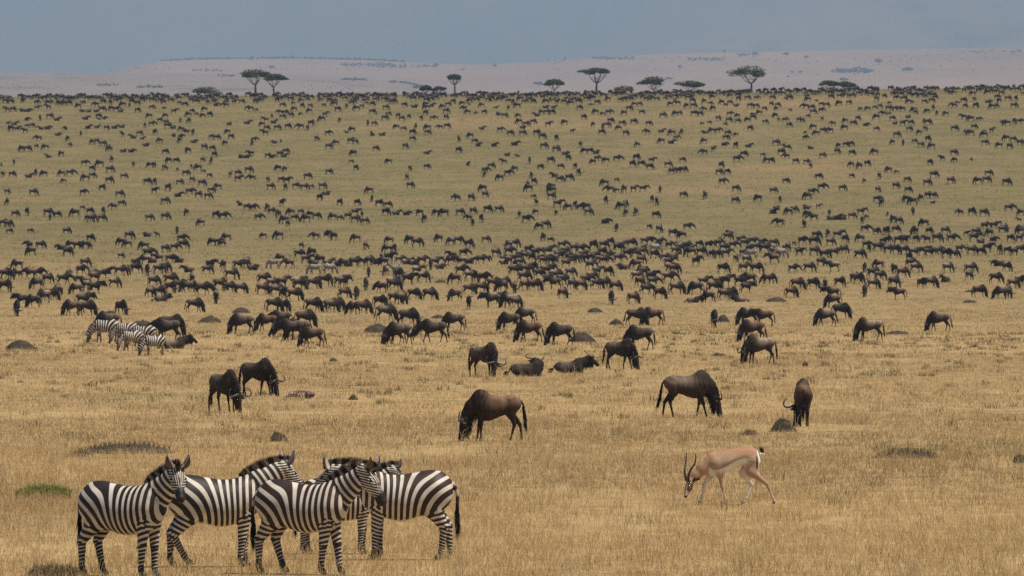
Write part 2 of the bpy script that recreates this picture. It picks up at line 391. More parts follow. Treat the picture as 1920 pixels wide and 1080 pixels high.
# ------------------------------------------------------------------ haze
def build_haze():
    x, y0, y1, z0, z1 = 12500., -900., 27000., -200., 1150.
    v = [(a, b, c) for a in (-x, x) for b in (y0, y1) for c in (z0, z1)]
    q = [(0, 1, 3, 2), (4, 6, 7, 5), (0, 4, 5, 1), (2, 3, 7, 6), (0, 2, 6, 4), (1, 5, 7, 3)]
    m = bpy.data.materials.new('haze'); m.use_nodes = True; t = m.node_tree; t.nodes.clear()
    o = t.nodes.new('ShaderNodeOutputMaterial'); p = t.nodes.new('ShaderNodeVolumePrincipled'); t.links.new(p.outputs[0], o.inputs['Volume'])
    p.inputs['Color'].default_value = (*HAZE_COL, 1); p.inputs['Density'].default_value = HAZE_DEN; p.inputs['Anisotropy'].default_value = 0.0
    ob = link('haze', mesh_np('haze', v, np.array(q)), m); tag(ob, 'pale blue haze filling the air over the plains', None, None, 'stuff')
HAZE_COL = (.48, .67, .93); HAZE_DEN = 7.4e-5
build_haze()
M_GNU = coat('gnu_coat', .42, .72, .18)
M_HAIR = coat('gnu_hair', .35, .6, .25)
M_HORN = coat('horn', .3, .4, .5)
M_GAZ = coat('gazelle_coat', .12, .7, .15)
M_ZEB = zebra_coat('zebra_coat', (.016, .012, .010))
M_ZEBB = zebra_coat('zebra_coat_brown', (.026, .014, .010))
def eye_mat():
    m, t, b = nt('eye'); b.inputs['Base Color'].default_value = (.008, .006, .005, 1); b.inputs['Roughness'].default_value = .12; return m
M_EYE = eye_mat()
def ball(c, r, seg=8):
    g = Geo(); th = np.linspace(0, np.pi, seg // 2 + 1)
    g.tube([np.asarray(c) + V(0, 0, -r * math.cos(a)) for a in th], np.maximum(r * np.sin(th), 1e-4), seg); return g
def legs_of(B, front, hind, dims, sp=(.12, .12)):
    """front/hind: [(left joints), (right joints)], each 4 (x, z) points; dims: radii"""
    for k, (tab, nm) in enumerate(((front, 'legf'), (hind, 'legh'))):
        for s, J in zip((1, -1), tab):
            y = s * sp[k]; r = dims[k]; P = [V(x, y * f, z) for (x, z), f in zip(J, (1.0, .98, .92, .92))]
            B.bone(P[0], P[1], r[0], r[1], .78, reg=nm, k=.05, side=s, seg=0)
            B.bone(P[1], P[2], r[2], r[3], .85, reg=nm, k=.025, side=s, seg=1)
            B.bone(P[2], P[3], r[4], r[5], .9, reg=nm, k=.02, side=s, seg=2)
def hoof_geo(p, r, h, c):
    g = Geo(); p = np.asarray(p, float)
    g.tube([p + V(.018, 0, -.002), p + V(.012, 0, h * .5), p + V(0, 0, h)], [r * 1.25, r * 1.1, r * .85], 8, c); return g
# ------------------------------------------------------------------ zebra
def zebra(name, label, group, front, hind, neck, head_dir, head_up=(0, 0, 1), seed=1, h=.0128, brown=False, hooves=True, detail=True, size=1., tail=None, ears=(0, 0), foal=False, face=True, coarse=1.):
    rng = np.random.default_rng(seed); B = Body()
    B.trunk([(-.735, 1.04, 1.0, .03), (-.72, 1.13, .88, .12), (-.66, 1.215, .78, .195), (-.55, 1.285, .70, .25), (-.40, 1.30, .67, .275), (-.2, 1.27, .61, .295), (0, 1.235, .565, .305),
             (.2, 1.24, .59, .28), (.36, 1.275, .65, .235), (.48, 1.25, .72, .19), (.57, 1.16, .80, .14), (.61, 1.05, .93, .04)], k=.06)
    hb = (-.46, .98); fb = (.36, .92)
    for s in (1, -1):
        B.bone(V(hb[0], s * .13, hb[1]), V(hind[0 if s > 0 else 1][0][0], s * .135, hind[0 if s > 0 else 1][0][1]), .19, .15, .72, reg='thigh', k=.07)
        B.bone(V(fb[0], s * .125, fb[1]), V(front[0 if s > 0 else 1][0][0], s * .125, front[0 if s > 0 else 1][0][1]), .15, .1, .75, reg='shoulder', k=.06)
    legs_of(B, front, hind, ((.105, .062, .058, .038, .041, .04), (.14, .066, .062, .041, .045, .041)), (.125, .13))
    N = [np.asarray(p, float) for p in neck]
    rad = (.235, .185, .135, .105)
    for i in range(3):
        B.bone(N[i], N[i + 1], rad[i], rad[i + 1], .52 + .06 * i, reg='neck', k=.06, seg=i)
    a = np.asarray(head_dir, float); a /= np.linalg.norm(a); up = np.asarray(head_up, float); f = up - (up @ a) * a; f /= np.linalg.norm(f); L = np.cross(f, a)
    po = N[3]; hs = .92 if foal else 1.06
    H = lambda u, v, l=0: po + (a * u + f * v + L * l) * hs
    B.bone(H(-.01, -.03), H(.17, -.045), .105 * hs, .112 * hs, .88, L, 'head', .05)
    B.bone(H(.15, -.03), H(.37, -.035), .1 * hs, .066 * hs, .82, L, 'head', .04)
    B.bone(H(.36, -.03), H(.45, -.045), .066 * hs, .06 * hs, .95, L, 'muzzle', .03)
    B.bone(H(.38, -.065), H(.43, -.085), .045 * hs, .035 * hs, .9, L, 'muzzle', .025)
    P, Q = B.surface(h)
    W, D = B.weights(P, .02)
    reg = [q['reg'] for q in B.p]; x, y, z = P[:, 0], P[:, 1], P[:, 2]
    wv = wob(P, seed, 5.) * .5; S = np.zeros((len(P), len(reg)))
    # trunk field: upright stripes on the barrel, fanning round a pivot over the haunch
    rr = np.hypot(x + .95, z - .45) / (.138 * coarse); xx = (x + .768) / (.094 * coarse) + .5 / coarse
    m_ = sstep(-.45, .35, x); bend = rr * (1 - m_) + xx * m_ + wv * .3
    tor = np.sin(2 * np.pi * bend)
    legp = lambda zz, per: np.sin(2 * np.pi * (zz / per))
    nk = np.linalg.norm(np.diff(np.array(N), axis=0), axis=1); cum = np.concatenate([[0], np.cumsum(nk)])
    for i, q in enumerate(B.p):
        r = q['reg']
        if r == 'torso': S[:, i] = tor
        elif r == 'thigh': S[:, i] = tor
        elif r == 'shoulder':
            ch = np.sin(2 * np.pi * ((z + .9 * np.abs(x - fb[0] - .01)) / .075 + wv * .25)); m = sstep(.90, .70, z); S[:, i] = tor * (1 - m) + ch * m
        elif r in ('legf', 'legh'):
            d = q['B'] - q['A']; l = np.linalg.norm(d); t = ((P - q['A']) @ d) / l
            ph = t / (.066 if q['seg'] == 0 else .048) / coarse + wv * .45 + .25 * np.sin(9 * t + seed + q['side']) + (x - q['A'][0]) * 5
            S[:, i] = np.sin(2 * np.pi * ph)
            if r == 'legh' and q['seg'] == 0:
                m = sstep(-.04, .1, t); S[:, i] = tor * (1 - m) + S[:, i] * m
        elif r == 'neck':
            d = q['B'] - q['A']; l = np.linalg.norm(d); t = ((P - q['A']) @ d) / l + cum[q['seg']]
            S[:, i] = np.sin(2 * np.pi * (t / (.088 * coarse) + wv * .35 + .2))
        else:
            R = (P - po) / hs; u, v, l = R @ a, R @ f, R @ L
            fr = np.sin(2 * np.pi * (np.abs(l) / .024 + u * 3.0 + .25)); sd = np.sin(2 * np.pi * ((u * .75 - v * .8) / .036 + wv * .2))
            m = sstep(.0, .05, v - .01); S[:, i] = sd * (1 - m) + fr * m
    st = (W * S).sum(1)
    R = (P - po) / hs; u, v, l = R @ a, R @ f, R @ L
    wh = sum(W[:, i] for i in range(len(reg)) if reg[i] in ('head', 'muzzle'))
    # belly and inner thighs run white, muzzle and hoof edge dark
    under = sstep(.70, .60, z) * sstep(.16, .06, np.abs(y)) * W[:, 0]
    st = st - under * 1.2
    st = st + .30 * sstep(1.08, 1.24, z) * sstep(.15, -.2, x) * W[:, 0] + .25 * sstep(.5, .3, z) + (.2 if coarse > 1 else 0)
    rid = sstep(.03, .012, np.abs(y)) * sstep(1.17, 1.2, z) * W[:, 0]; st = st + rid * (.8 - st)
    mz = wh * sstep(.33, .385, u + .12 * wv * .2); brown_nose = wh * sstep(.27, .33, u) * sstep(-.02, .02, v) * .6
    col = np.zeros((len(P), 4)); col[:, :3] = (.018, .014, .013); col[:, 3] = np.clip(mz * .97 + brown_nose, 0, 1)
    low = sstep(.16, .1, z) * .75; col[:, 3] = np.maximum(col[:, 3], low)
    me = mesh_np('zebra_body', P, Q, col[:, :3], {'stripe': st, 'dark': col[:, 3]})
    root = bpy.data.objects.new(name, None); C.objects.link(root); tag(root, label, 'zebra', group)
    mat = M_ZEBB if brown else M_ZEB
    link('body', me, mat, root)
    # mane: upright brush, banded like the neck
    crest = spline(np.array([N[0] + V(-.05, 0, .2), N[1] + rad[1] * .9 * nrm(N[1] - N[0], V(0, 0, 1)), N[2] + rad[2] * .9 * nrm(N[2] - N[1], V(0, 0, 1)), H(.0, .07), H(.07, .07)]), 200)
    n = 2200 if detail else 260
    i = rng.integers(0, 199, n); t = i / 199.
    tg = np.gradient(crest, axis=0)[i]; tg /= np.linalg.norm(tg, axis=1)[:, None]
    side = np.cross(tg, V(0, 0, 1)); side /= np.linalg.norm(side, axis=1)[:, None]; nr = np.cross(side, tg)
    ln = (.07 + .075 * np.sin(np.pi * np.clip(t * .9 + .12, 0, 1))) * rng.uniform(.75, 1.1, n) * (1.15 if foal else 1)
    ro = crest[i] + side * rng.uniform(-.014, .014, n)[:, None] - nr * .035
    ti = ro + nr * (ln + .035)[:, None] + side * rng.normal(0, .012, n)[:, None] - tg * rng.normal(.02, .015, n)[:, None]
    ph = np.sin(2 * np.pi * (t * cum[-1] / .088 + .2)); dk = sstep(-.25, .1, ph)[:, None]
    c0 = dk * V(.02, .015, .012) + (1 - dk) * V(.5, .42, .34); c1 = V(.03, .016, .01) * .9 + c0 * .25
    g = Geo(); g.strands(ro, ti, .0055 if detail else .012, c0, c1, rng=rng); link('mane', g.mesh('mane'), M_HAIR, root)
    # tail
    tl = tail or [(-.715, 0, 1.12), (-.79, 0, .98), (-.80, .0, .78), (-.80, .01, .60)]
    tp = spline(tl, 14); g = Geo(); k = np.arange(14)
    tc = np.where(((k % 4) < 2)[:, None], V(.5, .44, .37), V(.02, .016, .013)); tc[8:] = (.02, .016, .013)
    g.tube(tp, np.linspace(.034, .014, 14), 8, tc); to = link('tail', g.mesh('tail'), M_HAIR, root); g = Geo(); n = 260 if detail else 60
    j = rng.integers(7, 14, n); d = tp[-1] - tp[-4]; d = d / np.linalg.norm(d); d = d * .6 + V(0, 0, -.4); d /= np.linalg.norm(d)
    g.strands(tp[j] + rng.normal(0, .008, (n, 3)), tp[j] + d * rng.uniform(.2, .38, n)[:, None] + rng.normal(0, .022, (n, 3)), .005 if detail else .01, (.016, .012, .01), bend=rng.normal(0, .01, (n, 3)), rng=rng)
    link('tail_tuft', g.mesh('tail_tuft'), M_HAIR, to)
    for s in (1, -1):
        d = f * .9 - a * .42 + L * s * .5 + np.asarray(ears[0] if s > 0 else ears[1])
        g = leaf_ear(H(-.005, .05, s * .055), d, (L * s * .45 + a * .75), .20 * hs, .10 * hs, (.42, .37, .32), (.16, .13, .11)); link('ear', g.mesh('ear'), M_HAIR, root)
        if detail and face:
            link('eye', ball(H(.155, .012, s * .088), .022).mesh('eye'), M_EYE, root)
            link('nostril', ball(H(.475, -.02, s * .028), .014).mesh('nostril'), M_EYE, root)
    if hooves:
        for tab, sp in ((front, .115), (hind, .12)):
            for s, J in zip((1, -1), tab):
                g = hoof_geo((J[3][0] + .015, s * sp, J[3][1] - .045), .042, .07, (.03, .026, .022)); link('hoof', g.mesh('hoof'), M_HORN, root)
    root.scale = (size,) * 3
    return root
def nrm(d, up):
    d = d / np.linalg.norm(d); v = up - (up @ d) * d; return v / np.linalg.norm(v)
def zf(dx=0, lift=0):   # front leg joints for a foot dx ahead of plumb
    return [(.35, .74), (.355 + dx * .55, .43), (.35 + dx * .95, .13), (.365 + dx, .055)]
def zh(dx=0):
    return [(-.43, .76), (-.62 + dx * .5, .48), (-.60 + dx * .95, .13), (-.58 + dx, .055)]
# ------------------------------------------------------------------ wildebeest
def gnu_body(front, hind, neck, head_dir, head_up, h, seed, lying=False, calf=False, parts=True, thin=0., tone=(1, 1, 1), rump=0.):
    """returns dict of geometry: body (P, Q, col) and the hair/horn parts as Geo"""
    rng = np.random.default_rng(seed); B = Body(); dz = -.48 if lying else 0
    B.trunk([(-.70, .98, .94, .03), (-.685, 1.05, .86, .09), (-.62, 1.12, .79, .145), (-.50, 1.165, .73, .185), (-.33, 1.16, .68, .21), (-.12, 1.15, .60, .245), (.08, 1.19, .53, .255),
             (.24, 1.29, .52, .235), (.36, 1.33, .55, .195), (.45, 1.28, .61, .16), (.52, 1.17, .70, .11), (.56, 1.03, .86, .04)], k=.06, off=(0, 0, dz))
    tk = thin
    if not lying:
        for i, s in enumerate((1, -1)):
            B.bone(V(-.47, s * .10, .90), V(hind[i][0][0], s * .11, hind[i][0][1]), .17, .12, .68, reg='thigh', k=.06)
            B.bone(V(.32, s * .10, .92), V(front[i][0][0], s * .11, front[i][0][1]), .16, .09, .7, reg='shoulder', k=.06)
        legs_of(B, front, hind, ((.082, .046, .042 + tk, .026 + tk, .03 + tk, .034 + tk), (.105, .05, .044 + tk, .028 + tk, .032 + tk, .034 + tk)), (.11, .11))
    else:
        for s in (1, -1):
            B.bone(V(-.42, s * .13, .38), V(-.22, s * .24, .14), .18, .11, .75, reg='thigh', k=.06)
            B.bone(V(-.22, s * .25, .12), V(-.5, s * .27, .06), .07, .045, reg='legh', k=.04, seg=1, side=s)
            B.bone(V(.34, s * .13, .38), V(.5, s * .16, .12), .13, .08, .8, reg='shoulder', k=.06)
            B.bone(V(.5, s * .16, .10), V(.28, s * .2, .05), .055, .04, reg='legf', k=.03, seg=1, side=s)
    for s_ in (1, -1):
        B.bone(V(-.50, s_ * .10, 1.09 + dz), V(-.40, s_ * .13, 1.06 + dz), .055, .05, reg='torso', k=.05)
        B.bone(V(.30, s_ * .12, 1.16 + dz), V(.40, s_ * .13, .92 + dz), .07, .09, .7, reg='torso', k=.05)
    N = [np.asarray(p, float) for p in neck]; rad = (.25, .18, .135, .115)
    for i in range(3): B.bone(N[i], N[i + 1], rad[i], rad[i + 1], (.5, .48, .5)[i], reg='neck', k=.07, seg=i)
    a = np.asarray(head_dir, float); a /= np.linalg.norm(a); up = np.asarray(head_up, float); f = up - (up @ a) * a; f /= np.linalg.norm(f); L = np.cross(f, a)
    po = N[3]; hs = .9 if calf else 1.12; H = lambda u, v, l=0: po + (a * u + f * v + L * l) * hs
    B.bone(H(0, -.03), H(.16, -.03), .11 * hs, .1 * hs, .72, L, 'head', .04)
    B.bone(H(.14, -.02), H(.40, -.02), .1 * hs, .068 * hs, .74, L, 'head', .04)
    B.bone(H(.38, -.02), H(.46, -.03), .07 * hs, .068 * hs, .98, L, 'muzzle', .03)
    hornpts = []
    if not calf:
        for s in (1, -1):
            hornpts.append(spline([H(.0, .045, s * .03), H(.02, .06, s * .13), H(.055, .075, s * .24), H(.03, .10, s * .335), H(-.07, .115, s * .35), H(-.16, .12, s * .29)], 14))
    if not parts:
        for hp in hornpts:
            for i in range(0, 12, 3): B.bone(hp[i], hp[i + 3 if i + 3 < 14 else 13], .046 - .0018 * i + tk * .3, .042 - .0018 * i + tk * .3, reg='horn', k=.01)
        for s in (1, -1): B.bone(H(.05, .0, s * .09), H(.07, -.03, s * .24), .03, .015, reg='ear', k=.02)
        tl = [V(-.69, 0, 1.03 + dz), V(-.76, .02, .8 + dz), V(-.77, .03, .45 + dz * .6)] if not lying else [V(-.69, 0, .5), V(-.8, .1, .2), V(-.85, .2, .05)]
        B.bone(tl[0], tl[1], .03, .035, reg='tail', k=.02); B.bone(tl[1], tl[2], .045, .02 + tk * .3, reg='tail', k=.02)
        B.bone(N[1] - nrm(N[2] - N[1], V(0, 0, 1)) * .12, H(.22, -.16), .06, .03, .4, reg='hair', k=.05)
    P, Q = B.surface(h); W, D = B.weights(P, .03)
    if parts:
        nn = P * V(.3, 1, .6); nn = nn - nn.mean(0); nn /= np.linalg.norm(nn, axis=1)[:, None]
        P = P + nn * (.007 * wob(P * V(1, 1, .35), seed, 22.) + .006 * wob(P, seed + 3, 8.))[:, None] * W[:, :1]
    reg = [q['reg'] for q in B.p]; x, y, z = P[:, 0], P[:, 1], P[:, 2] - dz
    wv = wob(P, seed + 5, 4.); wf = wob(P, seed + 9, 16.)
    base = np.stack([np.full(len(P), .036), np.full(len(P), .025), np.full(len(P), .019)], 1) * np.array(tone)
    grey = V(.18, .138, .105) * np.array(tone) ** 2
    up_ = sstep(.72, 1.18, z) * sstep(.42, -.25, x); m = np.clip(up_ * (.75 + .3 * wv), 0, 1)[:, None]  # coat greyer on top, with sunlit back highlights mixed into the colour
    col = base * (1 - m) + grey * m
    col = col * (1 - .12 * sstep(.0, .4, x))[:, None]
    br = sstep(.0, .3, x) * sstep(.4, .8, np.sin(2 * np.pi * (x + .35 * z + .03 * wf) / .115) * .5 + .5) * .8
    col = col * (1 - br[:, None]) + V(.016, .012, .010) * br[:, None]
    rw = {r: sum(W[:, i] for i in range(len(reg)) if reg[i] == r) for r in set(reg)}
    def lay(r, c, k=1.):
        nonlocal col
        if r in rw: w = np.clip(rw[r] * k, 0, 1)[:, None]; col = col * (1 - w) + np.asarray(c) * w
    lay('neck', V(.026, .019, .016) * np.array(tone), .55)
    lay('legf', (.03, .021, .016), .85); lay('legh', (.03, .021, .016), .85)
    lay('head', (.024, .019, .017)); lay('muzzle', (.014, .012, .011)); lay('horn', (.05, .045, .04)); lay('ear', (.05, .04, .034)); lay('tail', (.012, .010, .009)); lay('hair', (.03, .024, .02))
    if calf: col = col * .55 + V(.16, .10, .06) * .45
    R = (P - po) @ a; hd = rw.get('head', 0)
    out = dict(body=(P, Q, np.clip(col, .006, 1)))
    if not parts: return out
    # mane on the nape and withers, beard under the throat, tail brush
    crest = spline(np.array([V(.22, 0, 1.285 + dz), N[0] + V(.0, 0, .255), N[1] + rad[1] * .92 * nrm(N[1] - N[0], V(0, 0, 1)), N[2] + rad[2] * .92 * nrm(N[2] - N[1], V(0, 0, 1)), H(-.02, .07)]), 120)
    n = 700; i = rng.integers(0, 119, n); tg = np.gradient(crest, axis=0)[i]; tg /= np.linalg.norm(tg, axis=1)[:, None]
    sd = np.cross(tg, V(0, 0, 1.0)); sd /= np.linalg.norm(sd, axis=1)[:, None] + 1e-9; nr = np.cross(sd, tg)
    s = rng.choice([-1, 1], n)[:, None]; ro = crest[i] + sd * s * .01 - nr * .03
    ti = ro + nr * rng.uniform(.04, .075, n)[:, None] + sd * s * rng.uniform(.0, .10, n)[:, None] + V(0, 0, -1) * rng.uniform(0, .20, n)[:, None] + tg * rng.normal(0, .03, n)[:, None]
    g = Geo(); g.strands(ro, ti, .009, (.013, .011, .010), (.024, .019, .016), rng=rng); out['mane'] = (g, M_HAIR)
    n = 380; th = spline(np.array([N[1] - rad[1] * .8 * nrm(N[2] - N[1], V(0, 0, 1)), N[2] - rad[2] * .85 * nrm(N[2] - N[1], V(0, 0, 1)), H(.1, -.12), H(.26, -.09)]), 60)
    i = rng.integers(0, 60, n); ro = th[i] + rng.normal(0, .018, (n, 3)); ti = ro + V(0, 0, -1) * rng.uniform(.10, .26, n)[:, None] + rng.normal(0, .025, (n, 3)) - f * .05
    ti[:, 2] = np.maximum(ti[:, 2], .03)
    g = Geo(); g.strands(ro, ti, .008, (.018, .015, .013), (.045, .036, .03), rng=rng); out['beard'] = (g, M_HAIR)
    if lying: tp = spline([V(-.68, 0, .53), V(-.77, .06, .35), V(-.83, .12, .14), V(-.9, .2, .06)], 12)
    else: tp = spline([V(-.68, 0, 1.03), V(-.755, .0, .9), V(-.775, .02, .7), V(-.785 - rump, .04, .5)], 12)
    g = Geo(); g.tube(tp, np.linspace(.03, .012, 12), 7, (.016, .013, .012)); out['tail'] = (g, M_HAIR); g = Geo(); n = 200; j = rng.integers(3, 12, n)
    d = V(-.12 - rump, .03, -1) if not lying else V(-.6, .4, -.1)
    ti = tp[j] + d * rng.uniform(.16, .38, n)[:, None] + rng.normal(0, .028, (n, 3)); ti[:, 2] = np.maximum(ti[:, 2], .03)
    g.strands(tp[j] + rng.normal(0, .01, (n, 3)), ti, .009, (.010, .009, .008), rng=rng); out['tail_tuft'] = (g, M_HAIR)
    for k, hp in enumerate(hornpts):
        g = Geo(); g.tube(hp, np.linspace(.042, .010, 14) * (1 + .25 * (np.arange(14) < 3)), 9, np.linspace(V(.05, .043, .038), V(.02, .018, .017), 14)); out['horn%d' % k] = (g, M_HORN)
    for k, s in enumerate((1, -1)):
        out['ear%d' % k] = (leaf_ear(H(.045, .0, s * .075), L * s * .9 - f * .25 + a * .18, f * .3 + a * .7, .19 * hs, .075 * hs, (.06, .046, .036), (.03, .024, .02)), M_HAIR)
        out['eye%d' % k] = (ball(H(.16, .03, s * .072), .019), M_EYE)
    return out
def gf(dx=0): return [(.32, .66), (.325 + dx * .5, .38), (.32 + dx * .95, .11), (.335 + dx, .04)]
def gh(dx=0): return [(-.43, .70), (-.60 + dx * .5, .43), (-.585 + dx * .95, .11), (-.565 + dx, .04)]
# ------------------------------------------------------------------ gazelle
def gazelle(name, label, h=.01):
    rng = np.random.default_rng(3); B = Body()
    GT = [(-.47, .84, .78, .03), (-.46, .90, .72, .075), (-.42, .955, .68, .115), (-.33, .985, .67, .135), (-.20, .985, .685, .14), (-.05, .965, .635, .15), (.10, .94, .555, .155), (.22, .92, .50, .145), (.32, .88, .48, .12), (.39, .81, .52, .085), (.42, .72, .58, .03)]
    B.trunk(GT, k=.05)
    # walking stride: left (+y) and right (-y) legs
    front = [[(.225, .54), (.185, .32), (.125, .11), (.12, .045)], [(.36, .50), (.47, .34), (.505, .12), (.53, .045)]]
    hind = [[(-.33, .56), (-.59, .36), (-.70, .12), (-.735, .05)], [(-.24, .54), (-.36, .34), (-.27, .11), (-.235, .045)]]
    for i, s in enumerate((1, -1)):
        B.bone(V(-.36, s * .075, .74), V(hind[i][0][0], s * .08, hind[i][0][1]), .125, .085, .6, reg='thigh', k=.05)
        B.bone(V(.27, s * .08, .70), V(front[i][0][0], s * .085, front[i][0][1]), .10, .055, .65, reg='shoulder', k=.05)
    legs_of(B, front, hind, ((.052, .026, .026, .017, .02, .022), (.08, .03, .028, .019, .022, .022)), (.085, .085))
    N = [V(.33, 0, .76), V(.50, 0, .62), V(.62, 0, .50), V(.715, 0, .405)]; rad = (.135, .10, .078, .065)
    for i in range(3): B.bone(N[i], N[i + 1], rad[i], rad[i + 1], .62, reg='neck', k=.05, seg=i)
    a = V(.36, .16, -.90); a /= np.linalg.norm(a); up = V(.80, .42, .42); f = up - (up @ a) * a; f /= np.linalg.norm(f); L = np.cross(f, a); po = N[3]
    H = lambda u, v, l=0: po + a * u + f * v + L * l
    B.bone(H(0, 0), H(.11, -.01), .066, .064, .78, L, 'head', .03); B.bone(H(.1, 0), H(.27, -.01), .06, .032, .8, L, 'head', .03)
    P, Q = B.surface(h); W, D = B.weights(P, .015); reg = [q['reg'] for q in B.p]; x, y, z = P.T
    rw = {r: sum(W[:, i] for i in range(len(reg)) if reg[i] == r) for r in set(reg)}
    wv = wob(P, 3, 9.)
    tan = V(.46, .315, .215); rufous = V(.38, .205, .12); white = V(.78, .74, .68)
    m = sstep(.80, .93, z + .01 * wv)[:, None]; col = tan * (1 - m) + rufous * m
    band = sstep(.06, .0, np.abs(z - .79 - .01 * wv)) * sstep(.25, .05, x) * sstep(-.35, -.15, x) * .6
    col = col * (1 - band[:, None]) + V(.52, .37, .25) * band[:, None]
    zb_0 = np.interp(x, [g_[0] for g_ in GT], [g_[2] for g_ in GT]); sb = sstep(.05, .01, np.abs(z - zb_0 - .15 - .012 * wv)) * sstep(.30, .15, x) * sstep(-.32, -.2, x) * .45; col = col * (1 - sb[:, None]) + V(.20, .10, .055) * sb[:, None]
    zb_ = np.interp(x, [g_[0] for g_ in GT], [g_[2] for g_ in GT]); bl = sstep(.13, .10, z - zb_ + .008 * wv) * sstep(-.36, -.26, x) * np.clip(W[:, 0] + rw['shoulder'] * .6, 0, 1); col = col * (1 - bl[:, None]) + white * bl[:, None]
    # inner legs pale, outer fawn
    for i, q in enumerate(B.p):
        if q['reg'] in ('legf', 'legh', 'thigh'):
            s = q.get('side', 1 if q['A'][1] > 0 else -1); c0 = q['A'][1]
            inn = sstep(.012, -.01, (y - c0) * s) if q['reg'] != 'thigh' else sstep(.0, -.02, (np.abs(y) - .04))
            t = sstep(.12, .3, z); lc = V(.55, .45, .36) * (1 - t)[:, None] + V(.42, .26, .165) * t[:, None]
            w = (W[:, i] * inn)[:, None]; col = col * (1 - W[:, i][:, None]) + lc * W[:, i][:, None] if q['reg'] != 'thigh' else col
            col = col * (1 - w) + white * w
    rp = sstep(-.425, -.45, x - .03 * (z - .7)) * sstep(.50, .58, z); col = col * (1 - rp[:, None]) + white * rp[:, None]
    dk = sstep(-.395, -.41, x - .03 * (z - .7)) * sstep(-.44, -.425, x - .03 * (z - .7)) * sstep(.58, .64, z) * sstep(.86, .8, z); col = col * (1 - dk[:, None]) + V(.035, .022, .02) * dk[:, None]
    R = P - po; u, v, l = R @ a, R @ f, R @ L; hw = rw['head']
    es = hw * sstep(.02, .008, np.abs(np.abs(l) - .04)) * sstep(.03, .06, u) * sstep(.2, .15, u) * .8; ws = hw * sstep(.012, .004, np.abs(np.abs(l) - .022)) * sstep(.04, .08, u) * .9 * (v > 0)
    fo = hw * (v > .02) * sstep(.022, .012, np.abs(l)); nz = hw * sstep(.25, .275, u)
    for w, c in ((hw * .5, (.42, .27, .18)), (es, (.05, .035, .03)), (fo, (.30, .12, .06)), (ws, (.75, .7, .64)), (nz, (.03, .025, .025)), (rw['neck'] * .55, (.44, .25, .14))):
        w = np.clip(w, 0, 1)[:, None]; col = col * (1 - w) + np.asarray(c) * w
    root = bpy.data.objects.new(name, None); C.objects.link(root); tag(root, label, 'gazelle')
    link('body', mesh_np('gazelle_body', P, Q, np.clip(col, .01, 1)), M_GAZ, root)
    for s in (1, -1):
        hp = spline([H(.02, .055, s * .03), H(-.05, .11, s * .045), H(-.16, .14, s * .085), H(-.27, .135, s * .125), H(-.37, .16, s * .135), H(-.44, .20, s * .125)], 46)
        k = np.arange(46); r = np.linspace(.026, .007, 46) * (1 + .16 * np.where((k % 3) == 0, 1, -.5) * (k < 38))
        g = Geo(); g.tube(hp, r, 9, np.where(((k % 3) == 0)[:, None], V(.05, .043, .038), V(.018, .015, .014))); link('horn', g.mesh('horn'), M_HORN, root)
        g = leaf_ear(H(.0, .0, s * .05), -a * .55 + L * s * .55 - f * .55, L * s * .2 + f * .6, .15, .055, (.30, .19, .12), (.06, .045, .04)); link('ear', g.mesh('ear'), M_HAIR, root)
        link('eye', ball(H(.085, .022, s * .046), .016).mesh('eye'), M_EYE, root)
    g = Geo(); tp = spline([V(-.48, 0, .86), V(-.54, .0, .875), V(-.56, .0, .84)], 7); g.tube(tp, np.linspace(.024, .013, 7), 7, (.78, .74, .68))
    n = 90; ro = tp[rng.integers(2, 7, n)] + rng.normal(0, .004, (n, 3)); g.strands(ro, ro + V(.0, 0, 1) * rng.uniform(.05, .12, n)[:, None] + V(.035, 0, .03) + rng.normal(0, .012, (n, 3)), .004, (.015, .012, .012), rng=rng)
    link('tail', g.mesh('tail'), M_HAIR, root)
    for tab in (front, hind):
        for s, J in zip((1, -1), tab): link('hoof', hoof_geo((J[3][0] + .008, s * .078, J[3][1] - .038), .022, .05, (.02, .017, .015)).mesh('hoof'), M_HORN, root)
    return root
# ------------------------------------------------------------------ dry grass
def leafy_mat(name, trans=.25, rough=.8):
    m = bpy.data.materials.new(name); m.use_nodes = True; t = m.node_tree; t.nodes.clear()
    o = t.nodes.new('ShaderNodeOutputMaterial'); a = node(t, 'ShaderNodeAttribute', attribute_name='col')
    d = t.nodes.new('ShaderNodeBsdfDiffuse'); tr = t.nodes.new('ShaderNodeBsdfTranslucent'); mx = t.nodes.new('ShaderNodeMixShader'); mx.inputs[0].default_value = trans
    for s in (d, tr): t.links.new(a.outputs['Color'], s.inputs['Color'])
    t.links.new(d.outputs[0], mx.inputs[1]); t.links.new(tr.outputs[0], mx.inputs[2]); t.links.new(mx.outputs[0], o.inputs[0]); return m
M_GRASS = leafy_mat('dry_grass', .3); M_LEAF = leafy_mat('leaf', .25)
STRAW = np.array([(.62, .45, .235), (.56, .39, .19), (.70, .54, .32), (.52, .37, .18), (.43, .29, .155), (.60, .43, .215), (.40, .33, .17)])
def patch(X, Y, f, seed):
    r = np.random.default_rng(seed); o = 0
    for k in range(7):
        a = r.uniform(0, 6.28); w = f * r.uniform(.5, 2.4); o = o + np.sin((X * math.cos(a) + Y * math.sin(a) * .5) * w + r.uniform(0, 6.28))
    return o / 3.0
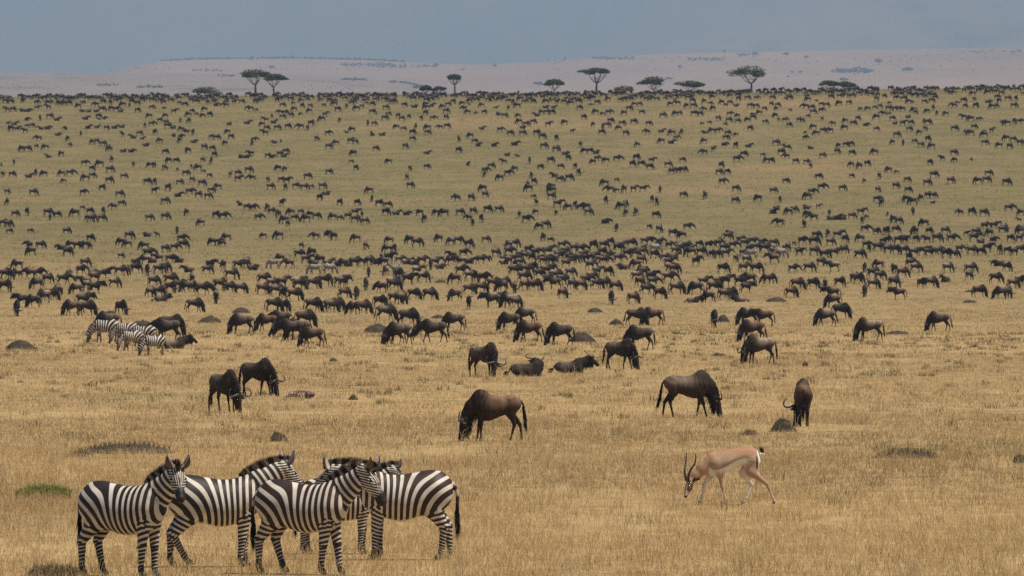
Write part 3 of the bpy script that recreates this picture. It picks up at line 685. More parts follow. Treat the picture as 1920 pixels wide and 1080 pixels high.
def blades(rng, X, Y, hgt, wid, lean, cols, z0=None, segs=2):
    n = len(X); Z = ground_z(X, Y) - .015 if z0 is None else z0
    az = rng.uniform(0, 2 * np.pi, n); la = rng.uniform(0, 2 * np.pi, n)
    u = np.stack([np.cos(az), np.sin(az) * .35, np.zeros(n)], 1) * wid[:, None]
    root = np.stack([X, Y, Z], 1); ld = np.stack([np.cos(la), np.sin(la), np.zeros(n)], 1)
    mid = root + ld * (lean * hgt * .3)[:, None] + V(0, 0, 1) * (hgt * .6)[:, None]
    tip = root + ld * (lean * hgt)[:, None] + V(0, 0, 1) * (hgt * (1 - .25 * lean))[:, None]
    b = np.arange(n)[:, None]
    if segs == 2:
        v = np.stack([root - u, root + u, mid - u * .8, mid + u * .8, tip], 1).reshape(-1, 3)
        c = np.repeat(cols, 5, 0)
        return v, [b * 5 + np.array([[0, 1, 3, 2]]), b * 5 + np.array([[2, 3, 4]])], c
    v = np.stack([root - u, root + u, tip], 1).reshape(-1, 3); c = np.repeat(cols, 3, 0)
    return v, [b * 3 + np.array([[0, 1, 2]])], c
def wedge(rng, n, d0, d1, k=.088, m=2.0):
    d = np.sqrt(rng.uniform(d0 * d0, d1 * d1, n)); return rng.uniform(-1, 1, n) * (k * d + m), d
def tufted(rng, nt_, per, d0, d1, spread):
    tx, ty = wedge(rng, nt_, d0, d1); i = np.repeat(np.arange(nt_), per)
    return tx[i] + rng.normal(0, spread, len(i)), ty[i] + rng.normal(0, spread, len(i)), i
def grass_cols(rng, X, Y, tuft, ntuft):
    w = patch(X, Y, .16, 11); tc = STRAW[rng.integers(0, len(STRAW), ntuft)][tuft]; bc = STRAW[rng.integers(0, len(STRAW), len(X))]
    c = (tc * .45 + bc * .55) * rng.uniform(.78, 1.14, len(X))[:, None] * (1 + .16 * w)[:, None]
    c = c * (1 - .2 * np.clip((Y - 230) / 300, 0, 1))[:, None]              # duller kind of grass farther down the plain
    o = np.clip((Y - 600) / 250, 0, 1)[:, None]; c = c * (1 - o) + (c * V(.50, .56, .48) + V(.02, .02, .005)) * o   # olive sward on the far slope
    g = np.clip(patch(X, Y, .14, 23) - .55, 0, 1)[:, None]                  # greener, greyer swards
    return c * (1 - .55 * g) + V(.22, .21, .09) * .55 * g
def build_grass():
    rng = np.random.default_rng(42); V_, F_, C_ = [], [[], []], []; off = 0
    def put(v, fs, c):
        nonlocal off
        V_.append(v); C_.append(c)
        for f in fs: F_[0 if f.shape[1] == 4 else 1].append(f + off)
        off += len(v)
    for d0, d1, dens, per, sp, h0, h1, wd, sg in ((70, 120, 15, 12, .10, .06, .20, .0028, 2), (120, 190, 9, 9, .11, .06, .18, .0045, 2), (190, 330, 5, 7, .16, .06, .18, .009, 1), (330, 700, 1.3, 5, .25, .08, .20, .020, 1), (700, 1570, .26, 3, .5, .12, .30, .05, 1)):
        area = .088 * (d1 * d1 - d0 * d0) + 4 * (d1 - d0); n = int(area * dens)
        X, Y, i = tufted(rng, n, per, d0, d1, sp)
        keep = rng.random(len(X)) > .85 * np.clip((patch(X, Y, .5, 31) - .55) * 1.6, 0, 1); X, Y, i = X[keep], Y[keep], i[keep]; N = len(X)   # thin, grazed spots
        hh = rng.uniform(h0, h1, N) * (1 + .3 * patch(X, Y, .3, 5)) * rng.choice([.65, .9, 1, 1.15, 1.5], n)[i]
        put(*blades(rng, X, Y, np.clip(hh, .05, .5), np.full(N, wd) * rng.uniform(.6, 1.4, N), rng.uniform(.1, 1.3, N), grass_cols(rng, X, Y, i, n), segs=sg))
    n = 900; tx, ty = wedge(rng, n, 74, 420); per = 26; i = np.repeat(np.arange(n), per); sz = rng.uniform(.08, .3, n)[i]; X = tx[i] + rng.normal(0, 1, len(i)) * sz; Y = ty[i] + rng.normal(0, 1, len(i)) * sz   # dull tussocks
    c = np.array([(.20, .17, .085), (.15, .13, .065), (.26, .20, .11), (.19, .19, .085)])[rng.integers(0, 4, n)][i] * rng.uniform(.8, 1.2, len(i))[:, None]
    put(*blades(rng, X, Y, rng.uniform(.1, .3, len(i)), np.clip(ty[i] * 3.6e-5, .003, .02), rng.uniform(.1, .9, len(i)), c))
    n = 2800; tx, ty = wedge(rng, n, 76, 150); per = 12; i = np.repeat(np.arange(n), per); X = tx[i] + rng.normal(0, .12, len(i)); Y = ty[i] + rng.normal(0, .12, len(i))   # taller tufts
    put(*blades(rng, X, Y, rng.uniform(.2, .42, len(i)) * rng.uniform(.6, 1.15, n)[i], np.full(len(i), .003), rng.uniform(.1, 1., len(i)), grass_cols(rng, X, Y, i, n) * 1.05))
    for d0, d1, dens, wd in ((72, 170, 1.6, .0028), (170, 330, .55, .005)):      # tall seed stalks
        area = .088 * (d1 * d1 - d0 * d0) + 4 * (d1 - d0); n = int(area * dens); X, Y = wedge(rng, n, d0, d1)
        c = np.array([(.66, .52, .29), (.58, .43, .21), (.70, .58, .36)])[rng.integers(0, 3, n)]
        put(*blades(rng, X, Y, rng.uniform(.35, .72, n), np.full(n, wd), rng.uniform(.15, 1.1, n), c))
    me = mesh_np('grass', np.concatenate(V_), [np.concatenate(f) for f in F_ if f], np.concatenate(C_), smooth=False)
    o = link('grass', me, M_GRASS); tag(o, 'dry straw coloured grass covering the plain', None, None, 'stuff')
    print('grass tris', sum(len(f) * (2 if f.shape[1] == 4 else 1) for ff in F_ for f in ff))
build_grass()
def green_tuft(x, y, w, label):
    rng = np.random.default_rng(int(x)); p = at(x, y); n = 2200
    r = np.sqrt(rng.uniform(0, 1, n)); a = rng.uniform(0, 6.28, n); X = p.x + r * np.cos(a) * w / 2; Y = p.y + r * np.sin(a) * w * .42
    c = np.array([(.15, .21, .04), (.20, .25, .055), (.12, .16, .03), (.28, .28, .09)])[rng.integers(0, 4, n)]
    v, f, c = blades(rng, X, Y, rng.uniform(.2, .42, n) * (1.1 - .5 * r), np.full(n, .005), rng.uniform(.1, .7, n), c)
    v = v - np.array([p.x, p.y, p.z])
    o = link('grass_clump', mesh_np('grass_clump', v, f, c, smooth=False), M_GRASS, loc=p); tag(o, label, 'grass clump')
green_tuft(82, 935, 1.05, 'fresh green grass clump in the straw at the left edge')
# ------------------------------------------------------------------ trees and bushes on the crest
def bark_mat():
    m, t, b = nt('bark'); c = mixc(t, ramp(t, noise(t, 3, 4, .7, mapping(t, (1, 1, .2))), [(.3, 0.), (.7, 1.)]), (.045, .035, .028), (.11, .085, .065))
    t.links.new(c, b.inputs['Base Color']); b.inputs['Roughness'].default_value = .95; bump(t, b, noise(t, 8, 4, .7), .5, .05); return m
M_BARK = bark_mat()
LEAFC = np.array([(.060, .078, .030), (.085, .10, .040), (.045, .060, .024), (.105, .11, .048), (.07, .085, .036)])
def foliage(rng, pads, n, leaf, cols):
    """n leaf faces through flattened pads (cx, cy, cz, rx, ry, rz)"""
    pads = np.asarray(pads, float); wt = pads[:, 3] * pads[:, 4]; k = rng.choice(len(pads), n, p=wt / wt.sum())
    d = rng.normal(size=(n, 3)); d /= np.linalg.norm(d, axis=1)[:, None]; r = rng.uniform(.25, 1.05, n) ** .6
    flat = d * r[:, None]; flat[:, 2] = np.where(flat[:, 2] < 0, flat[:, 2] * .45, flat[:, 2])
    c = pads[k, :3] + flat * pads[k, 3:]
    # clumped: pull leaves towards random twig centres
    tw = c[rng.integers(0, n, n)]; 
    a = rng.normal(size=(n, 3)); a /= np.linalg.norm(a, axis=1)[:, None]; b = np.cross(a, rng.normal(size=(n, 3))); b /= np.linalg.norm(b, axis=1)[:, None]
    s = leaf * rng.uniform(.6, 1.4, n)[:, None]
    v = np.stack([c - a * s, c + b * s * .7, c + a * s, c - b * s * .7], 1).reshape(-1, 3)
    col = cols[rng.integers(0, len(cols), n)] * rng.uniform(.8, 1.2, n)[:, None]
    return v, np.arange(n * 4).reshape(-1, 4), np.repeat(col, 4, 0)
def acacia(name, label, x, y, hp, wp, thick=.3, lean=0., fork=.45, seed=1, group='umbrella trees along the crest', back=14., n=2600, cols=LEAFC, skew=0.):
    """hp, wp: photo height and crown width in pixels"""
    rng = np.random.default_rng(seed); p = at(x, y); d = p.y + back; X = (x - 960) / FPX * d; zb = float(ground_z(X, d)); s = FPX / d
    top = HC - (y - hp - EYE) / FPX * d; h = top - zb; w = wp / s
    root = bpy.data.objects.new(name, None); C.objects.link(root); root.location = (X, d, zb - .05); tag(root, label, 'tree', group)
    cb = h * (1 - thick); fz = h * fork; g = Geo(); tr = max(.13, h * .036)
    tp = spline([V(0, 0, -.3), V(lean * .3 * h, 0, fz * .5), V(lean * h * .55, .1, fz)], 9); g.tube(tp, np.linspace(tr * 1.35, tr * .8, 9), 8); link('trunk', g.mesh('trunk'), M_BARK, root)
    pads = []; nl = 6
    for k in range(nl):
        a = k / nl * 6.28 + rng.uniform(-.3, .3); r = w * .5 * rng.uniform(.45, .78); e = V(lean * h * .6 + math.cos(a) * r + skew * w, math.sin(a) * r * .8, h * rng.uniform(1 - thick * .75, 1 - thick * .4))
        pts = spline([tp[-1] - V(0, 0, .1), tp[-1] * .55 + e * .45 + V(0, 0, -.12 * h * rng.uniform(.2, 1)), e], 8); g = Geo(); g.tube(pts, np.linspace(tr * .6, tr * .16, 8), 6)
        for q in range(3):
            j = rng.integers(3, 7); e2 = pts[j] + V(rng.normal(0, w * .12), rng.normal(0, w * .12), h * thick * rng.uniform(.25, .7)); g.tube(spline([pts[j], (pts[j] + e2) / 2 + V(0, 0, -.05), e2], 5), np.linspace(tr * .25, tr * .07, 5), 5)
        link('limb', g.mesh('limb'), M_BARK, root)
    cx = lean * h * .6 + skew * w
    pads.append((cx, 0, h * (1 - thick * .42), w * .33, w * .3, h * thick * .38))
    for k in range(11):
        a = rng.uniform(0, 6.28); r = w * .5 * rng.uniform(.4, .8)
        pads.append((cx + math.cos(a) * r, math.sin(a) * r * .85, h * (1 - thick * rng.uniform(.45, .8)), w * rng.uniform(.12, .2), w * rng.uniform(.12, .2), h * thick * rng.uniform(.16, .3)))
    g = Geo(); g.add(*[(v) for v in (lambda f: (f[0], f[1], None, f[2]))(foliage(rng, pads, n, .16, cols))]); link('crown', g.mesh('crown', False), M_LEAF, root)
    return root
def bush(name, label, x, y, hp, wp, seed=1, back=10., n=2200, cols=LEAFC, group=None):
    rng = np.random.default_rng(seed); p = at(x, y); d = p.y + back; X = (x - 960) / FPX * d; zb = float(ground_z(X, d)); s = FPX / d
    h = HC - (y - hp - EYE) / FPX * d - zb; w = wp / s
    root = bpy.data.objects.new(name, None); C.objects.link(root); root.location = (X, d, zb - .05); tag(root, label, 'bush', group)
    g = Geo()
    for k in range(7):
        a = rng.uniform(0, 6.28); e = V(math.cos(a) * w * .35 * rng.uniform(.4, 1), math.sin(a) * w * .3, h * rng.uniform(.6, .9)); g.tube(spline([V(rng.normal(0, .1), 0, -.2), e * .5 + V(0, 0, -.1), e], 6), np.linspace(.09, .025, 6), 5)
    link('stem', g.mesh('stem'), M_BARK, root)
    pads = [(0, 0, h * .55, w * .36, w * .3, h * .42)] + [(math.cos(a) * w * .3, math.sin(a) * w * .28, h * rng.uniform(.3, .62), w * rng.uniform(.14, .22), w * .18, h * rng.uniform(.2, .32)) for a in rng.uniform(0, 6.28, 9)]
    v, q, c = foliage(rng, pads, n, .15, cols); g = Geo(); g.add(v, q, None, c); link('crown', g.mesh('crown', False), M_LEAF, root)
OLIVE = np.array([(.10, .10, .05), (.13, .125, .06), (.08, .082, .042), (.15, .14, .075)])
for k, a in enumerate([
    ('tall umbrella acacia with stout trunk, larger of the touching pair at left', 479, 180, 52, 66, .38, .0, .42, -.03),
    ('slimmer umbrella acacia touching the left side pair\'s taller tree', 514, 180, 43, 54, .36, -.05, .4, .02),
    ('slender acacia with small flat crown standing between herd and tan hill', 853, 175, 37, 40, .32, -.02, .5, 0.),
    ('low umbrella acacia with short forked trunk beside blue bush', 1039, 174, 27, 48, .5, .02, .28, 0.),
    ('tall acacia with wide thin crown and two-stemmed trunk right of centre', 1118, 176, 50, 68, .30, .03, .42, 0.),
    ('mid-sized umbrella acacia with V-forked trunk between bush and low tree', 1226, 175, 33, 62, .55, .02, .22, 0.),
    ('low spreading acacia left of the biggest crest tree', 1295, 172, 22, 58, .62, .0, .2, 0.),
    ('biggest acacia on the crest, with broad dark crown and single trunk', 1409, 171, 50, 86, .48, .0, .35, -.03),
    ('small dark flat-topped acacia, left one of the low pair at right', 1553, 169, 19, 44, .55, .0, .25, 0.),
    ('small greyish acacia, right one of the low pair at right', 1584, 169, 18, 44, .7, .0, .2, .02),
    ('low flat acacia, left one of the small pair beside slender tree', 798, 176, 17, 30, .6, .0, .25, 0.),
    ('low flat acacia, right one of the small pair beside slender tree', 823, 177, 16, 30, .6, .0, .25, 0.)]):
    lab, x, y, hp, wp, th, ln, fk, sk = a
    acacia('acacia_tree', lab, x, y, hp, wp, th, ln, fk, 10 + k, skew=sk)
bush('bush', 'rounded olive bush on the crest left of the acacia pair', 387, 180, 19, 62, 31, cols=OLIVE)
bush('bush', 'open grey-green bush on the crest beside the tall two-stemmed acacia', 1169, 177, 18, 44, 32, n=1100, cols=OLIVE)
bush('bush', 'low dark bush half hidden behind crest wildebeest', 612, 180, 7, 26, 33, cols=OLIVE, n=900)
bush('bush', 'flat low bush on the crest between pair and slender acacia', 672, 180, 6, 34, 34, cols=OLIVE, n=900)
# ------------------------------------------------------------------ trees dotted over the far hill
def hill_point(px, row, d0, d1, base, crest, prof):
    t = np.clip((row - base) / (float(crest(px)) - base), .02, 1) ** (1 / prof); d = d0 + (d1 - d0) * t
    return V((px - 960) / FPX * d, d, HC - (row - EYE) / FPX * d)
HP = (9700, 14200, 192, cr_hill, .85); PP = (6200, 8900, 196, cr_plain, .9)
def far_tree(label, px, row, hp, wp, seed, P=HP, group='far trees dotted over the tan hill'):
    rng = np.random.default_rng(seed); p = hill_point(px, row, *P); s = FPX / p[1]; h = hp / s; w = wp / s
    root = bpy.data.objects.new('far_tree', None); C.objects.link(root); root.location = p - V(0, 0, 1.5); tag(root, label, 'tree', group)
    g = Geo(); g.tube(spline([V(0, 0, -3), V(.2, 0, h * .3), V(0, 0, h * .65)], 5), [h * .05, h * .045, h * .04, h * .03, h * .02], 6); link('trunk', g.mesh('trunk'), M_BARK, root)
    pads = [(0, 0, h * .68, w * .36, w * .34, h * .34)] + [(math.cos(a) * w * .28, math.sin(a) * w * .28, h * rng.uniform(.5, .75), w * .22, w * .22, h * .22) for a in rng.uniform(0, 6.28, 5)]
    v, q, c = foliage(rng, pads, 260, w * .06, LEAFC); g = Geo(); g.add(v, q, None, c); link('crown', g.mesh('crown', False), M_LEAF, root)
FT = [(1647, 122, 15, 17, 'largest lone blue tree, high on the right of the tan hill'), (1512, 111, 9, 11, 'lone tree on the tan hill left of the largest blue tree'), (1475, 106, 10, 16, 'wide pale tree near hill crest, right of the biggest acacia'),
      (1275, 131, 11, 11, 'small lone tree above the low spreading acacia'), (818, 128, 12, 11, 'small tree at hill crest above the slender acacia\'s left'), (927, 129, 12, 10, 'small tree at hill crest right of the slender acacia'),
      (508, 130, 9, 14, 'dark bushy tree on the pale hill above the acacia pair'), (1010, 163, 12, 22, 'bluish bushy tree beside the low forked acacia'), (1254, 150, 7, 16, 'low bluish tree peeping out right of V-forked acacia'),
      (1485, 138, 7, 7, 'upper of three little trees right of the biggest acacia'), (1501, 137, 6, 11, 'right of three little trees near the biggest acacia'), (1479, 145, 5, 8, 'lowest of three little trees near the biggest acacia'),
      (1704, 135, 10, 26, 'broad low blue thicket tree right of the wide thicket'), (1060, 114, 9, 7, 'tiny tree on the hill crest right of centre'), (1358, 101, 9, 7, 'tiny crest tree above the biggest acacia'),
      (548, 110, 8, 8, 'tree standing proud of the left hill\'s wooded rim'), (1415, 102, 6, 14, 'flat tree on the rim right above the biggest acacia'), (868, 132, 5, 12, 'low tree on slope above slender acacia'),
      (1582, 152, 8, 20, 'blue tree right behind the low pair of acacias'), (780, 166, 8, 22, 'blue tree just behind the low flat acacia pair', PP)]
for k, a in enumerate(FT): far_tree(a[4], a[0], a[1], a[2], a[3], 200 + k, *(a[5:] or (HP,)))
def scrub():
    """belts of far scrub that read as one mass"""
    rng = np.random.default_rng(8); vs, qs, cs, o = [], [], [], 0
    belts = [(300, 760, 109.5, 2.5, 330, 5, HP), (640, 735, 122, 4, 130, 4, HP), (700, 820, 125, 3, 90, 4, HP), (1110, 1190, 110, 3, 100, 4, HP), (1290, 1360, 112, 3, 100, 4, HP), (1560, 1640, 134, 4, 120, 6, HP), (360, 420, 133, 3, 40, 4, HP),
             (470, 740, 128, 8, 40, 3, HP), (1000, 1920, 112, 9, 80, 3.5, HP), (1000, 1920, 140, 16, 40, 3, HP), (200, 320, 130, 8, 30, 3, HP), (1380, 1430, 104, 3, 40, 4, HP), (1800, 1920, 98, 3, 40, 4, HP),
             (180, 220, 160, 2, 40, 4, PP), (255, 305, 164, 2, 60, 5, PP), (410, 440, 143, 2, 30, 4, PP), (640, 690, 150, 2, 50, 5, PP), (0, 120, 164, 5, 30, 3, PP), (560, 700, 165, 6, 30, 3, PP), (730, 790, 154, 2, 60, 5, PP)]
    for x0, x1, row, sp, n, size, P in belts:
        for k in range(n):
            px = rng.uniform(x0, x1); r = max(row + rng.normal(0, sp * .5), float(P[3](px)) + .3); p = hill_point(px, r, *P); s = FPX / p[1]; w = size / s * rng.uniform(.5, 1.3); h = w * rng.uniform(.45, .8)
            v, q, c = foliage(rng, [(0, 0, h * .45, w * .5, w * .5, h * .55)], 26, w * .16, LEAFC); vs.append(v + p); qs.append(q + o); cs.append(c); o += len(v)
    ob = link('woodland', mesh_np('woodland', np.concatenate(vs), np.concatenate(qs), np.concatenate(cs), smooth=False), M_LEAF); tag(ob, 'belts of blue hazy scrub on the far hillsides', None, None, 'stuff')
scrub()
# ------------------------------------------------------------------ the five zebras in front
def local_dir(w, yaw):
    return rotz(np.asarray(w, float), -yaw)
ZG = 'zebras standing in the foreground'
def front_zebra(label, x, y, yaw_deg, neck, head, front, hind, **kw):
    yaw = math.radians(yaw_deg); hu = kw.pop('head_up', (0, 0, 1))
    z = zebra('zebra', label, ZG, front, hind, neck, local_dir(head, yaw), local_dir(hu, yaw), **kw)
    z.location = at(x, y); z.rotation_euler = (0, 0, yaw); return z
NK = [(.40, 0, 1.04), (.58, 0, 1.18), (.76, 0, 1.32), (.90, 0, 1.43)]
front_zebra('leftmost zebra, head turned to face the camera', 238, 1084, -30, [(.40, 0, 1.04), (.57, .0, 1.19), (.73, -.02, 1.34), (.84, -.05, 1.46)], (.18, -.80, -.80), [zf(.02), zf(-.05)], [zh(.12), zh(-.06)], seed=2, tail=[(-.715, 0, 1.12), (-.775, .01, .98), (-.79, .02, .78), (-.79, .03, .62)])
front_zebra('zebra behind the leftmost one, hind hoof raised, head turned away', 410, 1064, 8, [(.40, 0, 1.04), (.58, 0, 1.18), (.78, .03, 1.31), (.93, .08, 1.40)], (.62, .55, -.62), [zf(.03), zf(-.06)], [zh(-.08), [(-.40, .76), (-.66, .47), (-.50, .17), (-.45, .09)]], seed=5, tail=[(-.715, 0, 1.12), (-.80, -.02, .96), (-.92, -.02, .74), (-1.04, -.03, .56)])
front_zebra('brown-striped zebra standing foremost in the middle, in profile facing right', 574, 1079, -22, NK, (.52, -.22, -.80), [zf(.10), zf(-.08)], [zh(.20), zh(-.06)], seed=7, brown=True)
front_zebra('rightmost zebra, showing its rump, facing left behind the brown-striped one', 754, 1052, 183, [(.40, 0, 1.04), (.60, 0, 1.17), (.82, 0, 1.24), (1.0, 0, 1.28)], (-.75, .25, -.62), [zf(.06), zf(-.04)], [zh(.04), zh(-.10)], seed=9, brown=True)
front_zebra('young zebra mostly hidden, only mane and ear showing over the others', 641, 1041, 4, NK, (.62, .45, -.55), [zf(.02), zf(-.05)], [zh(.02), zh(-.08)], seed=12, size=.86, foal=True, brown=True, h=.013)
# ------------------------------------------------------------------ gazelle
gz = gazelle('gazelle', 'fawn and white gazelle with ringed upright horns, grazing in front'); gz.location = at(1372, 947); gz.rotation_euler = (0, 0, math.radians(188)); gz.scale = (1.05,) * 3
# ------------------------------------------------------------------ zebras grazing in the middle distance
GZN = [(.40, 0, 1.0), (.62, 0, .84), (.80, 0, .62), (.90, 0, .46)]
mz1 = zebra('zebra', None, None, [zf(.1), zf(-.1)], [zh(.08), zh(-.1)], GZN, (.3, 0, -1), (1, 0, .3), seed=21, h=.02, coarse=1.45, detail=False, hooves=False)
mz2 = zebra('zebra', None, None, [zf(-.08), zf(.1)], [zh(-.08), zh(.12)], [(.40, 0, 1.0), (.62, .02, .84), (.80, .04, .62), (.90, .06, .46)], (.3, .2, -1), (1, 0, .3), seed=23, h=.02, coarse=1.3, detail=False, hooves=False, brown=True)
mz3 = zebra('zebra', None, None, [zf(.0), zf(-.08)], [zh(.0), zh(-.1)], NK, (.7, 0, -.6), seed=25, h=.024, coarse=1.6, detail=False, hooves=False)
_zused = set()
def copy_tree(o):
    c = o.copy(); C.objects.link(c)
    for ch in o.children:
        k = ch.copy(); C.objects.link(k); k.parent = c
        for g in ch.children:
            e = g.copy(); C.objects.link(e); e.parent = k
    return c
def place_zebra(proto, label, x, y, yaw, size, group):
    o = proto if proto.name not in _zused else copy_tree(proto); _zused.add(proto.name)
    o.location = at(x, y); o.rotation_euler = (0, 0, math.radians(yaw)); o.scale = (size,) * 3; tag(o, label, 'zebra', group)
G1 = 'zebras grazing in the middle distance'; G2 = 'far zebras among the herd'
for a in [(mz1, 'boldly striped grazing zebra, leftmost of the middle distance cluster', 198, 643, 182, 1.06, G1), (mz2, 'grazing zebra half hidden in the cluster, second from left', 236, 645, 186, .95, G1), (mz2, 'pale brownish young zebra grazing in the cluster\'s middle', 247, 658, 200, .84, G1),
          (mz1, 'grazing zebra with only its striped back showing in the cluster', 268, 652, 180, .95, G1), (mz1, 'grazing zebra nearest the camera in the middle distance cluster', 288, 667, 207, .82, G1),
          (mz1, 'tiny far zebra grazing left, at the head of the far trio', 590, 515, 183, .95, G2), (mz2, 'tiny far zebra facing right, beside the left-grazing one', 618, 514, 5, .95, G2), (mz2, 'tiny far zebra standing by the herd\'s dark bank', 513, 504, 178, .9, G2),
          (mz3, 'tiny far zebra with head up in the dense herd', 743, 517, 175, .95, G2), (mz1, 'tiny pale far zebra in the crowded belt, right of centre', 1228, 475, 10, 1., G2), (mz3, 'tiny far zebra in the crowded belt, head up beside pale one', 1280, 472, 160, .95, G2),
          (mz2, 'tiny far zebra at the right end of the crowded belt', 1408, 486, 170, 1., G2), (mz1, 'tiny far zebra rightmost in the crowded belt', 1464, 484, 5, 1., G2)]:
    place_zebra(*a)
# ------------------------------------------------------------------ wildebeest prototypes
GN = [(.38, 0, 1.02), (.56, 0, .88), (.68, 0, .71), (.755, 0, .54)]
def low_poly(P, Q, col, ratio):
    me = mesh_np('tmp', P, Q); o = bpy.data.objects.new('tmp', me); C.objects.link(o); m = o.modifiers.new('d', 'DECIMATE'); m.ratio = ratio; dg = bpy.context.evaluated_depsgraph_get()
    e = o.evaluated_get(dg).to_mesh(); e.calc_loop_triangles(); v = np.zeros(len(e.vertices) * 3, np.float32); e.vertices.foreach_get('co', v); v = v.reshape(-1, 3)
    t = np.zeros(len(e.loop_triangles) * 3, np.int32); e.loop_triangles.foreach_get('vertices', t); t = t.reshape(-1, 3)
    c = col[np.argmin(((v[:, None] - P[None]) ** 2).sum(-1), 1)]; bpy.data.objects.remove(o); bpy.data.meshes.remove(me); return v.astype(float), t, c
def gneck(t):                                                            # grazing neck swung sideways by t metres
    return [(.38, 0, 1.02), (.56, t * .25, .88), (.67, t * .7, .71), (.74, t, .54)]
UN = [(.40, 0, 1.04), (.62, 0, 1.10), (.80, 0, 1.16), (.92, 0, 1.20)]
HN = [(.40, 0, 1.03), (.62, 0, .99), (.82, 0, .90), (.96, 0, .82)]
LN = [(.38, 0, .56), (.57, .02, .68), (.73, .05, .79), (.82, .08, .86)]
LN3 = [(.38, 0, .54), (.47, .10, .64), (.42, .22, .74), (.30, .28, .82)]
LN2 = [(.38, 0, .54), (.55, .08, .60), (.66, .2, .62), (.70, .34, .60)]
POSE = dict(
    gA=([gf(.02), gf(.10)], [gh(.16), gh(-.14)], GN, (.22, 0, -1), (1, 0, .2), {}),
    gB=([gf(.16), gf(-.12)], [gh(-.14), gh(.12)], GN, (.28, 0, -1), (1, 0, .2), {}),
    gC=([gf(-.04), gf(.05)], [gh(.05), gh(-.06)], gneck(-.22), (.2, -.3, -1), (1, -.6, .2), {}),
    gT=([gf(.06), gf(-.05)], [gh(-.02), gh(.06)], gneck(.12), (.1, .15, -1), (.9, .5, .2), {}),
    hW=([gf(.20), gf(-.16)], [gh(-.18), gh(.18)], HN, (.55, 0, -.85), (.8, 0, .5), {}),
    uS=([gf(.03), gf(-.03)], [gh(.0), gh(-.06)], UN, (.55, .1, -.8), (.7, 0, .6), {}),
    lA=(None, None, LN, (.75, .2, -.55), (.5, 0, .8), dict(lying=True)),
    lC=(None, None, LN3, (-.4, .7, -.5), (.1, .3, 1), dict(lying=True)),
    lB=(None, None, LN2, (.1, .8, -.55), (.2, .5, .8), dict(lying=True)))
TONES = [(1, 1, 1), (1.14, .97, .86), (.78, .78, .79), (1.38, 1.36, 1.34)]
NEAR, MID, FAR = {}, {}, {}
def near_proto(k, tone):
    """shared meshes for a wildebeest with its parts"""
    if (k, tone) not in NEAR:
        f, h, n, hd, hu, kw = POSE[k]
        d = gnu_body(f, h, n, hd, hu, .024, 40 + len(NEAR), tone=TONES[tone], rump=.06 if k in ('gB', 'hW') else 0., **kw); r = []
        for q, v in d.items():
            if q == 'body': me = mesh_np('gnu_body', *v); me.materials.append(M_GNU)
            else: me = v[0].mesh(q); me.materials.append(v[1])
            r.append((q.rstrip('01'), me))
        NEAR[k, tone] = r
    return NEAR[k, tone]
def one_mesh(k, h, thin, tone=(1, 1, 1), calf=False):
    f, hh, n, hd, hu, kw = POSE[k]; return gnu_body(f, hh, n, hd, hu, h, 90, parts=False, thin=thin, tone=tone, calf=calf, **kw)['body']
def mid_proto(k, tone):
    if (k, tone) not in MID:
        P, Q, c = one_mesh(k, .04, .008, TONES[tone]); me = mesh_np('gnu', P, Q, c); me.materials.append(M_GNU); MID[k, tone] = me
    return MID[k, tone]
def add_near(x, y, yaw, pose, label, size=1., tone=0, group='wildebeest grazing nearest'):
    o = bpy.data.objects.new('wildebeest', None); C.objects.link(o); o.location = at(x, y) - Vector((0, 0, .18 if pose[0] == 'l' else 0)); o.rotation_euler = (0, 0, math.radians(yaw)); o.scale = (size,) * 3; tag(o, label, 'wildebeest', group)
    for nm, me in near_proto(pose, tone):
        c = bpy.data.objects.new(nm, me); C.objects.link(c); c.parent = tl if nm == 'tail_tuft' else o
        if nm == 'tail': tl = c
    return o
